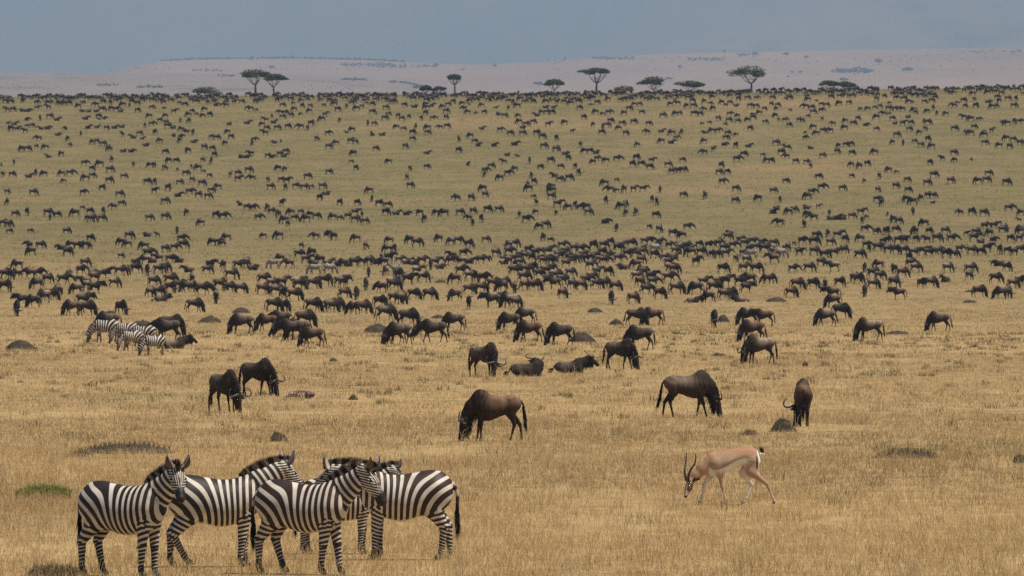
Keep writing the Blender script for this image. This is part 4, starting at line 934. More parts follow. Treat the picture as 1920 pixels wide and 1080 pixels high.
NEARLIST = [
 (926, 828, 184, 'gA', 'brown wildebeest grazing left, foremost of the single ones in mid-photo', 1.0, 1), (1292, 783, 4, 'gB', 'largest grey-backed wildebeest grazing right with long swept tail', 1.06, 3),
 (1506, 800, 90, 'gT', 'wildebeest seen from behind beside the rounded dark mound', 1.0, 1), (421, 773, -54, 'gA', 'wildebeest grazing half towards camera, lower of the left pair', 1.0, 0),
 (483, 743, -36, 'gB', 'wildebeest grazing right, upper of the left pair', 1.0, 2), (908, 707, -42, 'gC', 'wildebeest with lowered forehead left of the two lying ones', 1.1, 3),
 (990, 706, 8, 'lC', 'lying wildebeest with horns showing above its back, left of two', 1.05, 2), (1070, 700, 8, 'lA', 'lying wildebeest with raised head, right of two', 1.0, 2),
 (1163, 693, -32, 'gB', 'wildebeest with wide curved horns grazing towards lower right, under another', 1.08, 0), (1199, 656, 180, 'gA', 'dark wildebeest grazing left just behind the wide-horned one', 1.02, 2),
 (1424, 683, 200, 'gA', 'horned wildebeest grazing left, lowest of the right stack', 1.08, 3), (1410, 641, 190, 'gB', 'reddish wildebeest grazing left, middle of the right stack', 1.0, 1),
 (1402, 611, 184, 'gA', 'dark wildebeest grazing left at the top of the right stack', 1.05, 2), (1432, 612, 178, 'uS', 'wildebeest rump showing behind the right stack\'s top animal', 1.0, 1),
 (1050, 648, 184, 'gA', 'wildebeest grazing left beside the grey mound at centre', 1.0, 2), (992, 642, 184, 'gB', 'brown wildebeest grazing left, lower of the centre trio', 1.0, 1),
 (955, 621, 186, 'gA', 'dark wildebeest grazing left, left one of the centre trio', 1.0, 2), (985, 608, 180, 'gB', 'wildebeest behind, uppermost of the centre trio', 1.0, 0),
 (1548, 612, 182, 'gB', 'pale-backed wildebeest grazing left, lowest of the four stacked at right', 1.02, 3), (1577, 598, -18, 'gA', 'dark wildebeest grazing right in the four stacked at right', 1.02, 2),
 (1562, 578, 176, 'gA', 'wildebeest second from top of the four stacked at right', .98, 0), (1561, 562, 182, 'uS', 'wildebeest at the top of the four stacked at right', .98, 1),
 (1630, 640, 184, 'gA', 'lone thin wildebeest grazing left, right of the four stacked', 1.08, 3), (1760, 622, 181, 'gB', 'lone wildebeest grazing left nearest the right edge', 1.05, 0),
 (1193, 611, 2, 'gB', 'wildebeest grazing right, left half of the overlapping pair', 1.05, 2), (1224, 610, 182, 'gA', 'wildebeest facing left, right half of the overlapping pair', 1.05, 1),
 (1339, 614, -86, 'gA', 'wildebeest grazing straight towards camera beside pointed mound', 1.0, 1), (453, 627, 182, 'gA', 'brown wildebeest grazing left between mound and left cluster', 1.05, 0),
 (500, 622, 184, 'gB', 'wildebeest grazing left at the left of the six-strong cluster', .95, 1), (527, 616, 188, 'hW', 'wildebeest with dark hump at the back of the six-strong cluster', 1.0, 2),
 (546, 641, 182, 'hW', 'large dark wildebeest standing with half-lowered head in six-strong cluster', 1.06, 2), (560, 638, 176, 'gA', 'wildebeest half hidden behind the large dark one', 1.0, 0),
 (585, 651, 186, 'gB', 'small brown wildebeest grazing left, lowest of the six-strong cluster', .9, 1), (572, 614, 2, 'gA', 'wildebeest grazing right at top right of the six-strong cluster', 1.0, 0),
 (724, 602, 2, 'gB', 'grey wildebeest grazing right above the broad mound', 1.05, 3), (766, 612, -16, 'gA', 'wildebeest grazing right with horns showing, behind the walking one', 1.05, 0),
 (748, 646, 184, 'gA', 'wildebeest grazing left in front of the broad mound', 1.0, 0), (738, 645, 190, 'gB', 'calf standing against the wildebeest by the broad mound', .8, 1),
 (812, 643, 181, 'hW', 'long dark wildebeest walking left with lowered head', 1.06, 2), (851, 621, 181, 'gA', 'wildebeest grazing left behind the walking one\'s rump', 1.0, 0),
 (879, 581, -88, 'uS', 'wildebeest with raised head walking straight at camera', .95, 2), (203, 624, 180, 'gA', 'wildebeest standing behind the leftmost grazing zebra', 1.1, 0),
 (322, 629, -8, 'gA', 'wildebeest grazing right at the back of the zebra cluster', 1.05, 2), (313, 641, 182, 'hW', 'dark horned wildebeest facing left beside the grazing zebras', 1.1, 2),
 (327, 654, 4, 'lA', 'wildebeest lying in the grass beside the grazing zebras', 1.0, 3), (365, 586, 0, 'gB', 'single wildebeest grazing right between two grey mounds', 1.0, 0),
 (227, 591, -50, 'gA', 'dark wildebeest grazing towards camera above the zebra cluster', 1.0, 2), (136, 593, 182, 'gB', 'pale wildebeest seen broadside, left of the left trio', 1.08, 3),
 (163, 593, -14, 'gA', 'wildebeest grazing right, front right of the left trio', 1.05, 0), (157, 575, 4, 'uS', 'wildebeest at the back of the left trio', 1.0, 0)]
for a in NEARLIST: add_near(*a)
# ------------------------------------------------------------------ the rest of the herd: foot points read off the photograph tile by tile (x, y, stance)
TILES = [(0, 420, 4, """678,135,r 305,190,r 220,170,D 460,195,D 528,185,l 585,190,r 640,185,l 665,190,f 232,242,l 510,245,r 970,118,r 908,165,l 955,180,l 1080,198,l 1105,98,D 1180,100,L 1240,215,r 1310,205,r 1365,140,r 1375,190,r 1590,165,l 1640,165,R 1665,170,l 1698,130,l 908,262,r 1115,255,R 1090,305,l 1140,295,D 1190,290,L 1280,295,R 1342,292,D 1022,300,d 130,345,l 640,325,R 610,385,R 700,390,d 800,378,d 905,392,r 945,385,R 1020,372,r 1105,392,f 1195,380,r 1235,368,R 1415,365,D 1555,378,R 1580,340,R 1675,345,f 1790,345,R 1850,330,R 1895,350,d 50,420,r 30,415,R 130,410,L 225,415,L 290,410,R 360,450,r 480,460,r 40,512,r 275,490,l 635,480,L 715,445,R 570,530,L 655,500,R 715,525,R 860,480,R 125,695,f 165,620,L 250,630,l 330,595,L 385,575,R 435,545,L 1155,470,r 1130,550,r 1190,550,r 1280,460,r 1280,520,r 1350,505,r 1400,515,L 1440,450,f 1445,510,r 1525,535,r 1650,500,r 1720,515,r 1810,525,r 1735,420,r 1620,600,f 1210,580,d"""),
(480, 420, 4, """55,110,l 170,118,l 445,120,l 580,125,l 530,90,d 750,140,l 820,192,f 1000,150,l 340,182,r 325,260,r 418,250,l 180,290,l 245,335,L 1150,152,l 1210,175,r 1370,140,l 1460,160,l 1520,155,r 1600,185,r 1725,145,r 1895,185,l 985,220,l 1035,220,r 940,265,f 430,310,D 540,310,d 655,330,L 690,320,d 790,315,L 850,315,R 960,315,L 1000,290,R 1130,305,d 1190,310,d 1250,305,R 1310,345,r 1345,325,R 1470,270,L 1560,250,R 1460,310,l 1535,320,L 1600,300,d 1690,305,R 1740,280,r 1800,250,R 1850,260,d 1860,305,d 1900,240,R 1900,305,R 845,400,f 970,390,f 1210,385,R 1255,440,r 60,455,R 120,480,R 50,530,r 155,545,r 200,480,R 320,480,R 330,495,r 430,490,r 520,470,r 635,475,R 660,480,R 665,560,R 755,570,f 825,500,f 200,560,R 290,580,r 135,660,r 210,660,R 430,665,r 560,665,r 600,660,r 735,680,l 800,680,r 930,630,r 1040,600,r 1090,605,r 940,520,l 1020,480,R 1040,500,r 1070,420,R 1145,460,R 1185,570,R 1300,575,r 1490,455,l 1540,390,R 1610,430,r 1640,440,R 1710,450,r 1490,580,l 1600,530,R 1690,520,r 1780,490,R 1860,480,R 1845,510,l 1770,630,L 1850,600,R 1900,630,l 380,300,R 480,305,L 610,320,d 740,325,R 905,305,d 1080,300,R 1380,340,d"""),
(960, 420, 4, """235,130,f 288,140,r 380,190,r 612,195,r 690,190,r 740,165,R 800,215,R 825,185,R 895,180,r 1210,100,r 1275,115,l 20,180,r 270,210,d 130,230,R 180,245,R 60,260,R 150,285,R 60,320,R 210,275,R 270,300,R 340,240,R 400,230,R 470,215,R 520,220,R 360,275,R 430,280,R 500,290,R 300,310,R 560,290,R 600,290,R 590,345,R 660,300,R 680,245,R 690,310,R 750,270,l 800,290,r 870,260,R 930,255,R 980,240,R 930,340,l 960,205,d 1000,160,R 1040,155,R 1110,160,R 1100,195,R 970,300,R 1070,265,R 1150,280,R 1215,260,d 1180,190,R 1230,230,R 1270,215,R 1310,200,R 1350,200,R 1340,250,L 1385,320,R 1405,180,R 1420,245,R 1480,190,R 1550,180,R 1560,135,r 1620,125,R 1630,105,L 1500,260,R 1540,260,R 1590,210,R 1610,250,R 1660,190,R 1720,155,r 1750,180,R 1680,290,f 1760,300,r 1740,250,R 1780,215,R 1840,210,R 1810,160,r 1880,170,R 1900,220,R 1195,370,R 1220,375,r 1180,320,R 835,345,D 1585,375,r 1740,365,r 1835,375,r 1905,450,l 40,370,R 110,380,R 95,440,R 170,505,r 100,500,R 20,520,f 30,630,r 210,410,R 260,390,R 300,370,R 275,455,R 330,430,R 380,460,R 440,400,r 410,330,R 320,490,L 380,560,r 450,490,R 520,500,r 560,460,R 600,430,R 640,490,R 690,485,r 780,505,r 640,390,R 725,395,r 745,605,f 910,600,r 960,480,R 940,430,R 990,400,r 970,380,l 1010,530,R 1050,430,R 1060,470,R 1110,565,R 1180,445,R 1235,530,r 1380,530,l 1440,470,R 1360,590,d 1475,590,l 1520,520,R 1560,480,R 1600,470,R 1600,575,R 1640,560,r 1710,585,D 1710,470,R 1760,520,R 1780,460,L 20,300,R 100,270,R 240,310,R 330,300,R 460,300,R 540,260,R 20,340,R 630,270,R 20,390,R 160,360,R"""),
(1440, 420, 4, """45,170,r 120,200,l 195,165,R 260,160,R 350,165,r 365,115,r 450,100,f 470,165,r 525,115,R 580,145,R 690,140,L 740,185,R 860,150,R 900,155,R 980,150,R 1030,155,R 1110,140,R 1190,145,L 1270,140,r 1380,140,R 1550,135,R 1600,145,d 1690,130,d 1820,135,R 1890,135,R 1100,80,f 1210,80,r 1330,80,r 1490,90,R 1560,90,R 1660,95,L 1760,70,r 1900,75,l 815,80,r 890,85,r 40,300,L 75,245,R 30,240,R 150,210,f 220,210,R 240,240,R 350,240,r 430,260,R 500,250,R 570,225,R 690,265,r 760,215,R 830,210,R 900,220,R 960,230,R 1020,230,R 1060,280,r 1100,250,R 1170,240,R 1210,250,R 1280,240,R 1340,260,R 1400,260,r 1440,215,R 1530,235,R 1600,235,R 1650,215,R 1740,230,R 1800,230,R 1850,240,R 1900,220,R 190,370,r 310,365,r 400,320,r 490,360,L 725,365,f 830,340,l 945,375,f 1010,405,r 1070,330,R 1110,365,r 790,410,r 840,425,r 1350,365,r 1520,370,R 1510,420,r 1730,320,D 1795,360,r 1710,450,r 1840,485,R 1890,470,R 15,450,r 220,495,r 340,490,r 430,490,f 540,475,r 650,440,r 680,455,r 175,555,r 790,490,r 725,550,f 945,480,r 980,570,L 1150,485,R 1220,485,r 1330,440,D 1585,550,r 1745,565,l 1800,560,r"""),
(0, 280, 4, """10,130,f 105,115,R 20,212,R 92,212,r 215,215,d 268,200,r 328,208,l 462,205,l 528,205,R 478,255,l 635,125,r 690,165,r 748,135,l 838,98,f 640,240,l 692,220,r 825,178,r 930,225,r 820,260,R 768,312,r 55,340,r 250,350,r 625,348,r 898,362,r 55,420,f 115,510,r 203,498,r 618,455,R 675,490,r 775,490,f 850,455,l 912,430,r 362,505,r 430,515,r 562,510,l 690,550,r 665,545,r 765,545,r 375,535,f 28,585,r 65,590,r 70,635,r 228,630,r 502,640,r 1002,135,f 1125,140,l 1158,140,f 1232,160,f 1265,108,l 1322,108,r 1330,168,r 1435,145,f 1520,100,r 1608,62,r 1585,110,f 1240,40,R 1410,32,l 1485,162,l 1525,180,r 1395,203,r 1570,215,r 1443,250,r 1515,280,r 1348,270,r 1105,268,r 1160,270,r 1160,335,R 1262,315,r 1425,345,r 1490,365,r 1585,330,r 1560,378,r 1635,305,l 1335,358,d 1238,415,R 1728,212,R 1785,200,r 1788,245,R 1865,180,r 1890,240,L 1880,55,L 1850,68,d 1808,68,D 1800,425,D 1855,460,r 1898,465,r 1398,500,l 1120,540,r 1240,535,r 1622,520,r 1678,530,r 1505,578,l 1328,635,f 365,65,D 458,55,l 820,18,l 925,25,d 985,25,d"""),
(480, 280, 4, """90,68,r 180,60,r 120,65,d 210,62,d 225,35,R 730,52,l 715,108,r 750,160,r 995,112,l 1155,165,r 1282,152,r 1132,232,f 1282,38,d 165,165,l 215,170,l 388,228,r 548,192,r 90,250,r 190,250,r 110,305,r 235,260,R 220,308,r 300,298,R 365,308,r 415,295,r 500,302,r 850,335,l 1158,295,r 480,388,r 525,345,d 195,430,R 85,465,l 118,490,R 170,515,l 215,560,l 238,580,f 335,488,r 290,540,r 262,500,l 375,550,l 455,530,r 405,515,l 20,535,r 630,425,r 760,425,r 870,395,f 925,432,r 990,440,R 575,535,l 630,535,r 690,525,r 745,500,R 745,555,r 820,565,R 795,510,r 975,500,r 1050,495,d 1130,495,d 1228,500,l 1262,550,f 1352,500,l 1410,510,l 1530,500,r 1630,490,r 1595,540,l 1625,575,f 1690,550,f 1738,478,r 1822,478,r 1505,395,l 1615,390,r 1720,365,r 1700,320,L 1720,180,r 1765,148,r 1715,212,f 1858,115,L 1885,52,d 1828,238,l 1890,205,R 1590,122,d 1520,28,R"""),
(960, 280, 4, """45,58,D 132,108,f 290,105,r 400,45,d 422,85,r 215,155,r 20,170,l 365,150,r 475,150,r 500,200,r 320,210,D 360,250,r 430,240,r 145,220,f 165,265,r 120,290,L 125,320,L 160,370,r 295,305,l 300,335,l 295,380,r 185,425,L 178,490,l 345,440,R 330,495,l 420,460,l 475,450,f 505,455,r 555,460,L 575,500,r 605,115,l 640,90,R 705,105,l 790,95,R 905,135,r 935,85,r 970,135,r 1050,105,R 1035,155,r 1172,138,r 1278,100,r 1200,190,r 1250,185,R 1290,175,r 695,280,l 785,245,r 735,330,l 785,325,l 840,325,l 915,322,R 985,322,R 1110,325,f 1285,365,r 1448,375,f 1050,398,f 1085,420,f 705,412,f 820,455,l 852,435,r 852,505,f 930,500,r 1080,520,r 700,558,d 785,618,f 110,555,r 55,515,f 205,605,l 252,595,r 1030,600,r 1105,630,R 1320,610,r 1440,45,L 1510,22,R 1690,98,r 1740,60,r 1880,58,r 1910,105,l 1570,145,R 1555,195,r 1615,190,r 1580,268,r 1680,320,r 1675,410,r 1845,395,l 545,35,l 585,35,r 630,35,d 330,22,r"""),
(1440, 280, 4, """25,108,r 100,45,r 138,75,l 208,110,r 290,115,r 320,145,r 410,68,r 520,38,r 630,50,r 800,45,l 625,135,l 685,150,l 745,130,r 1215,122,r 1305,90,L 1395,50,R 1400,100,l 1525,92,r 135,262,r 380,228,r 628,218,r 722,255,l 835,225,r 905,180,l 965,185,l 1045,250,r 1245,218,r 1195,278,r 960,300,r 1052,330,r 1372,262,r 1655,205,r 1640,255,r 1575,265,l 1790,275,r 42,335,r 90,400,f 295,380,l 330,345,R 405,312,R 560,315,r 825,325,r 820,400,r 850,430,f 1035,400,l 1085,420,l 1145,390,l 1200,370,r 1240,370,r 1235,408,d 65,452,d 40,485,d 155,495,l 195,480,r 290,450,D 380,445,R 295,510,l 340,540,l 460,500,R 465,530,D 515,530,d 560,530,d 630,525,r 700,495,R 740,525,l 705,560,f 85,580,l 270,590,f 898,505,f 1088,500,f 940,555,l 980,565,R 1170,585,l 1440,500,l 1530,500,r 1620,505,r 1810,470,r 1895,500,l 1885,535,D 730,625,R 810,640,r 890,640,r 960,630,r 1100,640,l 1630,605,r 1700,600,R 1770,620,r 1890,640,l"""),
(0, 80, 3, """60,345,r 210,380,R 40,392,L 75,390,R 130,390,D 158,390,d 285,345,r 270,378,L 440,370,l 385,355,r 365,355,l 470,345,r 540,365,L 580,345,r 500,392,d 540,392,d 575,390,r 465,392,D 620,352,R 690,365,l 728,365,f 775,355,r 775,395,r 625,385,l 655,390,R 680,392,d 735,335,r 820,330,r 855,378,r 920,372,d 905,340,r 980,402,R 1040,362,r 1080,335,r 1150,330,r 1170,350,f 1210,340,l 1215,358,d 1270,368,l 1275,340,r 1360,345,r 1445,342,r 1408,388,L 1440,388,r 1560,335,r 1590,365,r 1650,352,l 1655,388,L 1700,370,r 1745,368,r 1820,362,r 1880,358,l 1900,390,r 1835,320,r 1750,318,r 45,465,R 80,465,d 60,500,l 95,490,d 140,510,L 150,478,r 180,480,r 150,440,d 225,440,f 280,430,r 320,440,d 232,490,D 268,488,d 325,525,d 370,490,d 455,525,f 480,435,d 555,428,r 560,435,D 588,432,d 495,485,d 545,482,d 600,495,r 645,485,d 685,480,d 690,532,L 750,540,D 785,525,r 800,545,d 870,520,r 815,480,r 855,472,R 900,450,r 935,465,r 840,428,l 930,425,L 1015,450,l 1060,420,l 1080,400,r 1065,455,f 1105,412,r 1150,390,L 1140,425,l 1180,420,r 945,485,r 975,485,d 1020,500,l 1050,505,D 1085,520,r 1280,515,l 1290,465,d 1390,460,d 1530,425,f 1575,405,L 1605,410,r 1640,420,r 1590,432,r 1692,412,l 1740,398,L 1830,420,R 1810,445,l 1475,475,l 1495,450,L 1500,495,r 1540,455,d 1560,495,r 1620,488,r 1690,490,l 1730,495,f 1750,470,r 1845,525,r 1910,450,f 1490,525,L 980,530,d 1015,535,d 1010,565,l 1090,565,d 1190,545,R 1220,550,r 1265,580,l 1300,545,r 1420,580,f 1430,560,r 1545,568,D 1580,565,f 1780,555,r 1850,600,r 1890,580,l 120,615,l 155,615,r 215,555,L 205,595,r 255,605,l 380,555,L 395,590,r 520,575,l 545,570,r 580,585,r 615,605,r 900,565,l 820,585,d 1150,605,r 1195,610,r"""),
(640, 80, 3, """55,350,r 30,370,l 85,385,l 140,350,r 115,370,r 175,360,r 240,330,r 280,345,r 250,380,r 175,405,r 265,415,r 245,440,r 355,365,r 410,368,d 475,360,l 505,362,d 480,380,l 475,410,r 320,425,r 340,440,r 380,430,r 450,440,r 515,440,r 570,375,l 600,360,r 630,345,r 590,400,r 590,435,r 680,355,l 715,355,r 690,385,L 710,405,l 760,405,l 805,405,r 790,365,l 835,330,f 870,370,d 885,330,l 940,340,r 965,350,r 990,370,l 940,380,f 885,410,D 920,425,R 995,425,l 1030,345,r 1080,345,r 1010,325,l 1060,325,r 1150,370,d 1195,370,d 1100,415,D 1125,405,l 1155,405,r 1185,405,r 1150,345,l 1210,345,r 1250,345,r 1290,355,l 1335,345,r 1340,380,r 1400,360,r 1440,350,r 1380,330,r 1500,330,l 1570,335,r 1620,330,r 1650,360,l 1680,360,r 1620,385,r 1590,410,l 1690,405,r 1430,405,l 1470,412,l 1505,408,R 1365,435,r 1810,425,r 1850,360,l 1890,355,l 1880,415,l 1900,410,r 1730,325,r 1775,330,r 150,470,l 185,470,r 60,505,l 30,510,D 55,570,r 80,572,r 175,525,D 230,525,d 310,490,l 350,500,r 420,485,f 400,520,r 485,495,l 485,520,r 555,490,l 595,485,r 400,555,r 360,600,r 195,612,r 660,560,f 725,540,l 750,570,r 770,585,d 860,585,d 790,490,d 895,505,R 950,525,r 1020,525,r 1000,460,l 1040,475,r 1080,460,R 1020,485,d 1165,475,R 1255,465,l 1100,525,R 1130,545,r 1210,555,f 1140,600,r 1210,610,r 975,580,d 1300,510,R 1415,475,L 1470,490,R 1465,520,r 1495,480,r 1515,455,r 1580,470,r 1645,460,r 1560,495,l 1600,525,r 1730,470,r 1720,520,L 1800,505,d 1860,525,l 1885,550,r 1915,520,f 1800,570,l 1855,570,d 1665,590,L 1345,590,f"""),
(1280, 80, 3, """55,340,r 35,310,r 60,370,r 20,370,l 120,345,l 155,355,r 120,390,l 170,385,l 65,415,r 100,415,r 220,350,l 240,360,r 265,350,r 300,360,d 315,330,r 365,325,r 415,325,r 380,370,r 415,370,r 460,385,r 500,360,R 535,365,r 525,385,l 605,390,r 580,325,r 430,410,l 395,415,L 395,435,r 265,415,r 200,440,r 310,425,l 310,455,r 260,450,r 240,470,r 150,460,r 110,465,l 365,450,l 465,460,r 520,425,l 540,445,r 575,450,r 600,478,r 655,450,r 675,450,r 705,335,l 690,375,l 750,335,r 725,380,r 780,360,r 810,365,r 735,405,r 780,395,R 705,425,r 785,438,r 835,320,r 885,310,r 880,358,l 935,350,r 845,470,L 915,455,L 910,495,l 960,470,r 985,440,R 1030,470,d 1000,385,l 1040,385,l 1080,375,r 1110,370,r 1090,435,l 1090,500,r 1060,305,r 1090,330,r 1135,315,r 1200,325,R 1245,330,r 1290,345,r 1270,345,l 1165,350,l 1160,385,r 1195,385,r 1130,415,l 1160,410,r 1180,440,r 1235,390,l 1300,395,l 1310,405,r 1375,400,l 1410,380,r 1430,410,f 1340,310,r 1420,320,r 1360,345,r 1400,340,r 1270,425,d 1195,460,d 1240,470,R 1285,465,r 1275,500,r 1360,455,L 1380,465,r 1330,520,l 1365,500,r 1480,415,l 1525,370,L 1545,350,l 1580,340,r 1640,330,r 1590,370,r 1650,370,r 1720,340,d 1770,320,r 1780,340,l 1830,330,r 1875,330,r 1740,375,l 1765,370,r 1865,370,r 1580,435,L 1620,445,l 1665,445,R 1640,490,r 1530,500,r 1800,465,L 1825,470,l 1865,460,f 1895,460,r 1700,510,l 1740,508,R 1590,520,f 1620,525,l 1695,535,L 1700,580,r 1820,555,l 1860,560,R 1900,580,r 1840,600,r 1780,595,l 1205,535,r 1180,575,l 1240,580,l 1305,570,r 1340,590,r 1380,560,R 1400,600,l 690,515,l 735,490,L 750,525,l 790,510,r 830,510,L 690,550,r 125,512,D 165,512,l 200,510,r 300,530,l 255,525,r 245,550,r 380,498,r 120,570,l 235,580,d 300,595,r 525,580,r 570,595,r 370,590,d 590,605,r 720,600,D 875,595,l 920,590,r 945,585,r""")]
def herd():
    rng = np.random.default_rng(77); A = []
    for ox, oy, k, s in TILES:
        for e in s.split():
            x, y, c = e.split(','); A.append((ox + float(x) / k, oy + float(y) / k, c))
    # the packed line of animals along the crest
    cy = lambda x: 181.5 + crest_shift(x)
    x = -10.
    while x < 1930:
        x += rng.uniform(3, 9)
        if rng.random() < .06: x += rng.uniform(4, 22)
        A.append((x, cy(x) + rng.uniform(-2.5, 3.5), rng.choice(list('rrrrlRL'))))
        if rng.random() < .45: A.append((x + rng.uniform(-6, 6), cy(x) + rng.uniform(4, 12), rng.choice(list('rrlR'))))
    A.sort(key=lambda e: -e[1]); return rng, A
def stance(rng, c):
    if c in 'dD': k = rng.choice(['lA', 'lB'])
    elif c in 'RL': k = rng.choice(['uS', 'hW', 'gA', 'gB'], p=[.3, .3, .2, .2])
    else: k = rng.choice(['gA', 'gB', 'gC', 'hW'], p=[.4, .3, .2, .1])
    if c == 'f': yaw = rng.choice([-90, 90], p=[.65, .35]) + rng.uniform(-25, 25)
    else: yaw = (0 if c in 'rRd' else 180) + rng.normal(0, 32)
    return k, yaw
ORD = ['first', 'second', 'third', 'fourth', 'fifth', 'sixth', 'seventh', 'eighth', 'ninth', 'tenth', 'eleventh', 'twelfth', 'thirteenth', 'fourteenth', 'fifteenth', 'sixteenth', 'seventeenth', 'eighteenth', 'nineteenth', 'twentieth']
SAY = dict(r='right-grazing', l='left-grazing', f='end-on', R='right-facing', L='left-facing', d='lying right-facing', D='lying left-facing')
def build_herd():
    rng, A = herd(); n_ind = 300 - len(NEARLIST); ind = A[:n_ind]; rest = A[n_ind:]
    print('herd', len(A), 'individual', len(ind), 'last row', ind[-1][1])
    bands = [(545, 'the loose front groups'), (505, 'the crowd\'s front half'), (478, 'the crowded belt'), (0, 'the crowded belt\'s far rim')]
    zone = lambda x: ['far left', 'left', 'left middle', 'centre', 'right middle', 'right', 'far right'][int(min(6, max(0, x / 1920 * 7)))]
    cell = {}
    for i, (x, y, c) in enumerate(ind):
        b = next(t for r, t in bands if y >= r); cell.setdefault((b, zone(x), c), []).append(i)
    lab = {}
    for (b, z, c), L in cell.items():
        L.sort(key=lambda i: ind[i][0])
        for k, i in enumerate(L):
            o = 'only one' if len(L) == 1 else '%s from left' % ORD[min(k, 19)]
            lab[i] = '%s wildebeest, %s in %s part of %s' % (SAY[c], o, z, b)
    for i, (x, y, c) in enumerate(ind):
        k, yaw = stance(rng, c); tone = int(rng.integers(0, 4)); sz = rng.uniform(.86, 1.07)
        p = at(x, y)
        if y > 540:
            o = add_near(x, y, yaw, k, lab[i], sz, tone, 'wildebeest of the middle herd')
        else:
            o = bpy.data.objects.new('wildebeest', mid_proto(k, tone)); C.objects.link(o); o.location = p; o.rotation_euler = (0, 0, math.radians(yaw)); o.scale = (sz,) * 3; tag(o, lab[i], 'wildebeest', 'wildebeest of the middle herd')
    # everything farther is one mass
    protos = {}
    for k in ('gA', 'gB', 'gC', 'hW', 'uS', 'lA', 'lB'):
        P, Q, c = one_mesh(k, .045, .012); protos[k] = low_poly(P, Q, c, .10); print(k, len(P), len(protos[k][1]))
    vs, qs, cs, o = [], [], [], 0
    for x, y, c in rest:
        k, yaw = stance(rng, c); P, Q, col = protos[k]; p = at(x, y); s = rng.uniform(.84, 1.08) * (.66 if rng.random() < .08 else 1)
        v = rotz(P * s, math.radians(yaw)) + np.array(p); vs.append(v); qs.append(Q + o); cs.append(col * rng.uniform(.55, 1.2) * np.array([1, rng.uniform(.93, 1.0), rng.uniform(.85, 1.0)])); o += len(v)
    me = mesh_np('herd', np.concatenate(vs), np.concatenate(qs), np.concatenate(cs)); ob = link('wildebeest_herd', me, M_GNU); tag(ob, 'countless small dark wildebeest spread over the far slope up to the crest', None, None, 'stuff')
    print('herd verts', o)
build_herd()
# ------------------------------------------------------------------ termite mounds and dark hummocks
def earth_mat():
    m, t, b = nt('mound_earth'); c = mixc(t, ramp(t, noise(t, 6, 5, .7), [(.3, 0.), (.7, 1.)]), (.035, .029, .023), (.095, .074, .055))
    t.links.new(c, b.inputs['Base Color']); b.inputs['Roughness'].default_value = .95; b.inputs['Specular IOR Level'].default_value = .1; bump(t, b, noise(t, 14, 5, .75), .8, .05); return m
M_EARTH = earth_mat()
def mound(label, x, y, wp, hp, seed, depth=.8, grassy=.5, name='termite_mound', cat='mound'):
    rng = np.random.default_rng(seed); p = at(x, y); s = FPX / p.y; w = wp / s; h = hp / s; n = 26
    u = np.linspace(-1.25, 1.25, n); A, Bq = np.meshgrid(u, u, indexing='ij'); r = np.hypot(A, Bq); P2 = np.stack([A.ravel(), Bq.ravel(), np.zeros(n * n)], 1)
    nz = (wob(P2, seed, 4.) * .6 + wob(P2, seed + 1, 11.) * .5 + wob(P2, seed + 2, 24.) * .4).reshape(n, n)
    prof = np.maximum(0, 1 - (r * (1 + .16 * nz)) ** 2.6)
    Z = h * (prof ** .75) * (1 + .30 * nz) - .06 * sstep(.9, 1.2, r)
    X = A * w / 2; Y = Bq * w / 2 * depth
    me = grid_mesh('mound', X, Y, Z); root = bpy.data.objects.new(name, None); C.objects.link(root); root.location = p; tag(root, label, cat, 'dark mounds scattered on the plain'); link('earth', me, M_EARTH, root)
    if grassy:
        k = int(320 * grassy * (3 if wp > 80 else 1)); i = rng.integers(0, n * n, k); ok = r.ravel()[i] < 1.1; i = i[ok]; k = len(i)
        cols = np.array([(.10, .082, .05), (.22, .17, .095), (.36, .27, .145), (.14, .12, .068)])[rng.integers(0, 4, k)]
        v, f, c = blades(rng, X.ravel()[i], Y.ravel()[i], rng.uniform(.05, .14, k) * (1 + .4 * (wp > 80)), np.full(k, max(.004, .12 / s)), rng.uniform(.2, .9, k), cols, z0=Z.ravel()[i] - .01)
        tag(link('grass', mesh_np('mound_grass', v, f, c, smooth=False), M_GRASS, root), kind='stuff')
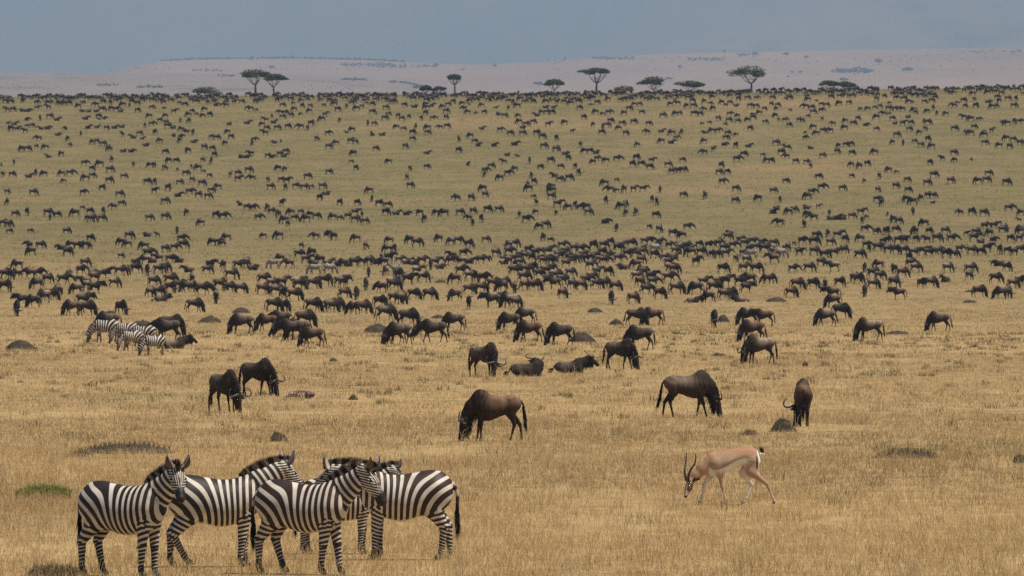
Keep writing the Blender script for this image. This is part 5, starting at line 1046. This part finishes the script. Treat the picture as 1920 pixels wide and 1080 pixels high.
for k, (x, y, w, h, lab) in enumerate([
    (1468, 810, 48, 20, 'rounded dark termite mound beside the wildebeest seen from behind'), (522, 828, 34, 15, 'small dark mound above the front zebras'), (238, 850, 185, 16, 'long low dark mound with dry grass behind the front zebras'),
    (150, 857, 60, 9, 'low left tail end beside the long dark mound'), (102, 1088, 110, 17, 'dark grassy mound cut off by the bottom edge at left'), (1700, 859, 120, 12, 'flat dark hummock in grass right of the gazelle'),
    (1912, 868, 30, 12, 'dark hummock cut off by the right edge'), (1405, 816, 36, 8, 'low crumbled mound left of the rounded termite mound'), (38, 655, 56, 15, 'grey mound near the left edge below the grazing zebras'),
    (267, 614, 48, 12, 'grey mound behind the grazing zebras'), (394, 605, 46, 10, 'grey mound right of the grazing zebras'), (452, 587, 34, 9, 'grey mound farther up, right of the single grazing wildebeest'),
    (706, 624, 52, 15, 'broad grey mound left of the walking wildebeest'), (822, 597, 26, 6, 'little mound behind the walking wildebeest'), (1092, 641, 50, 15, 'grey mound right of the centre grazing wildebeest'),
    (1116, 586, 30, 8, 'small mound among the middle herd, right of centre'), (1155, 609, 26, 9, 'small mound left of the overlapping pair of wildebeest'), (1356, 604, 24, 12, 'pointed mound right of the wildebeest facing camera'),
    (1455, 566, 40, 8, 'flat mound left of the stacked wildebeest group'), (1818, 568, 28, 5, 'low mound near the right edge behind lone wildebeest'), (1683, 627, 48, 6, 'low earthy streak between two right side wildebeest'),
    (625, 678, 16, 5, 'tiny dark mound alone in the open grass'), (662, 750, 18, 7, 'tiny round mound right of the bleached bones'), (1347, 668, 28, 5, 'pale scattered clod left of the horned left-facing wildebeest'),
    (1510, 687, 12, 8, 'tiny reddish clod below the right side wildebeest'), (1825, 548, 36, 5, 'flat dark streak by right edge calves'), (207, 588, 20, 5, 'small flat mound left of wildebeest facing camera at left'),
    (827, 530, 22, 5, 'low dark mound in the middle herd'), (130, 512, 16, 6, 'small mound in front of left middle herd')]):
    mound(lab, x, y, w, h, 60 + k, grassy=1.6 if w > 80 else .8)
# pale bones lying in the grass left of centre
def bones():
    p = at(565, 748); rng = np.random.default_rng(4); root = bpy.data.objects.new('carcass_bones', None); C.objects.link(root); root.location = p; tag(root, 'bleached brown bones of a carcass in the grass near two wildebeest', 'bones')
    for k in range(6):
        x = -.22 + k * .09; g = Geo(); g.tube(spline([V(x, -.12, .02), V(x - .02, -.1, .2), V(x - .01, .04, .27)], 8), np.linspace(.018, .022, 8), 6, (.2, .13, .09)); link('rib', g.mesh('rib'), M_HORN, root)
    g = Geo(); g.tube(spline([V(-.32, .05, .2), V(0, .05, .25), V(.34, .05, .22)], 16), .05 + .016 * np.cos(np.arange(16) * np.pi), 7, (.16, .09, .065)); link('spine', g.mesh('spine'), M_HORN, root)
    B = Body(); B.bone(V(-.34, 0, .16), V(-.24, 0, .14), .09, .08, .8); B.bone(V(-.36, 0, .12), V(-.52, .02, .07), .07, .04, .8); P, Q = B.surface(.025); link('skull', mesh_np('skull', P, Q, np.tile(V(.34, .25, .19), (len(P), 1))), M_HORN, root)
    B = Body(); B.bone(V(.22, .02, .12), V(.36, .02, .14), .12, .1); P, Q = B.surface(.03); link('hide', mesh_np('hide', P, Q, np.tile(V(.10, .06, .045), (len(P), 1))), M_HORN, root)
bones()
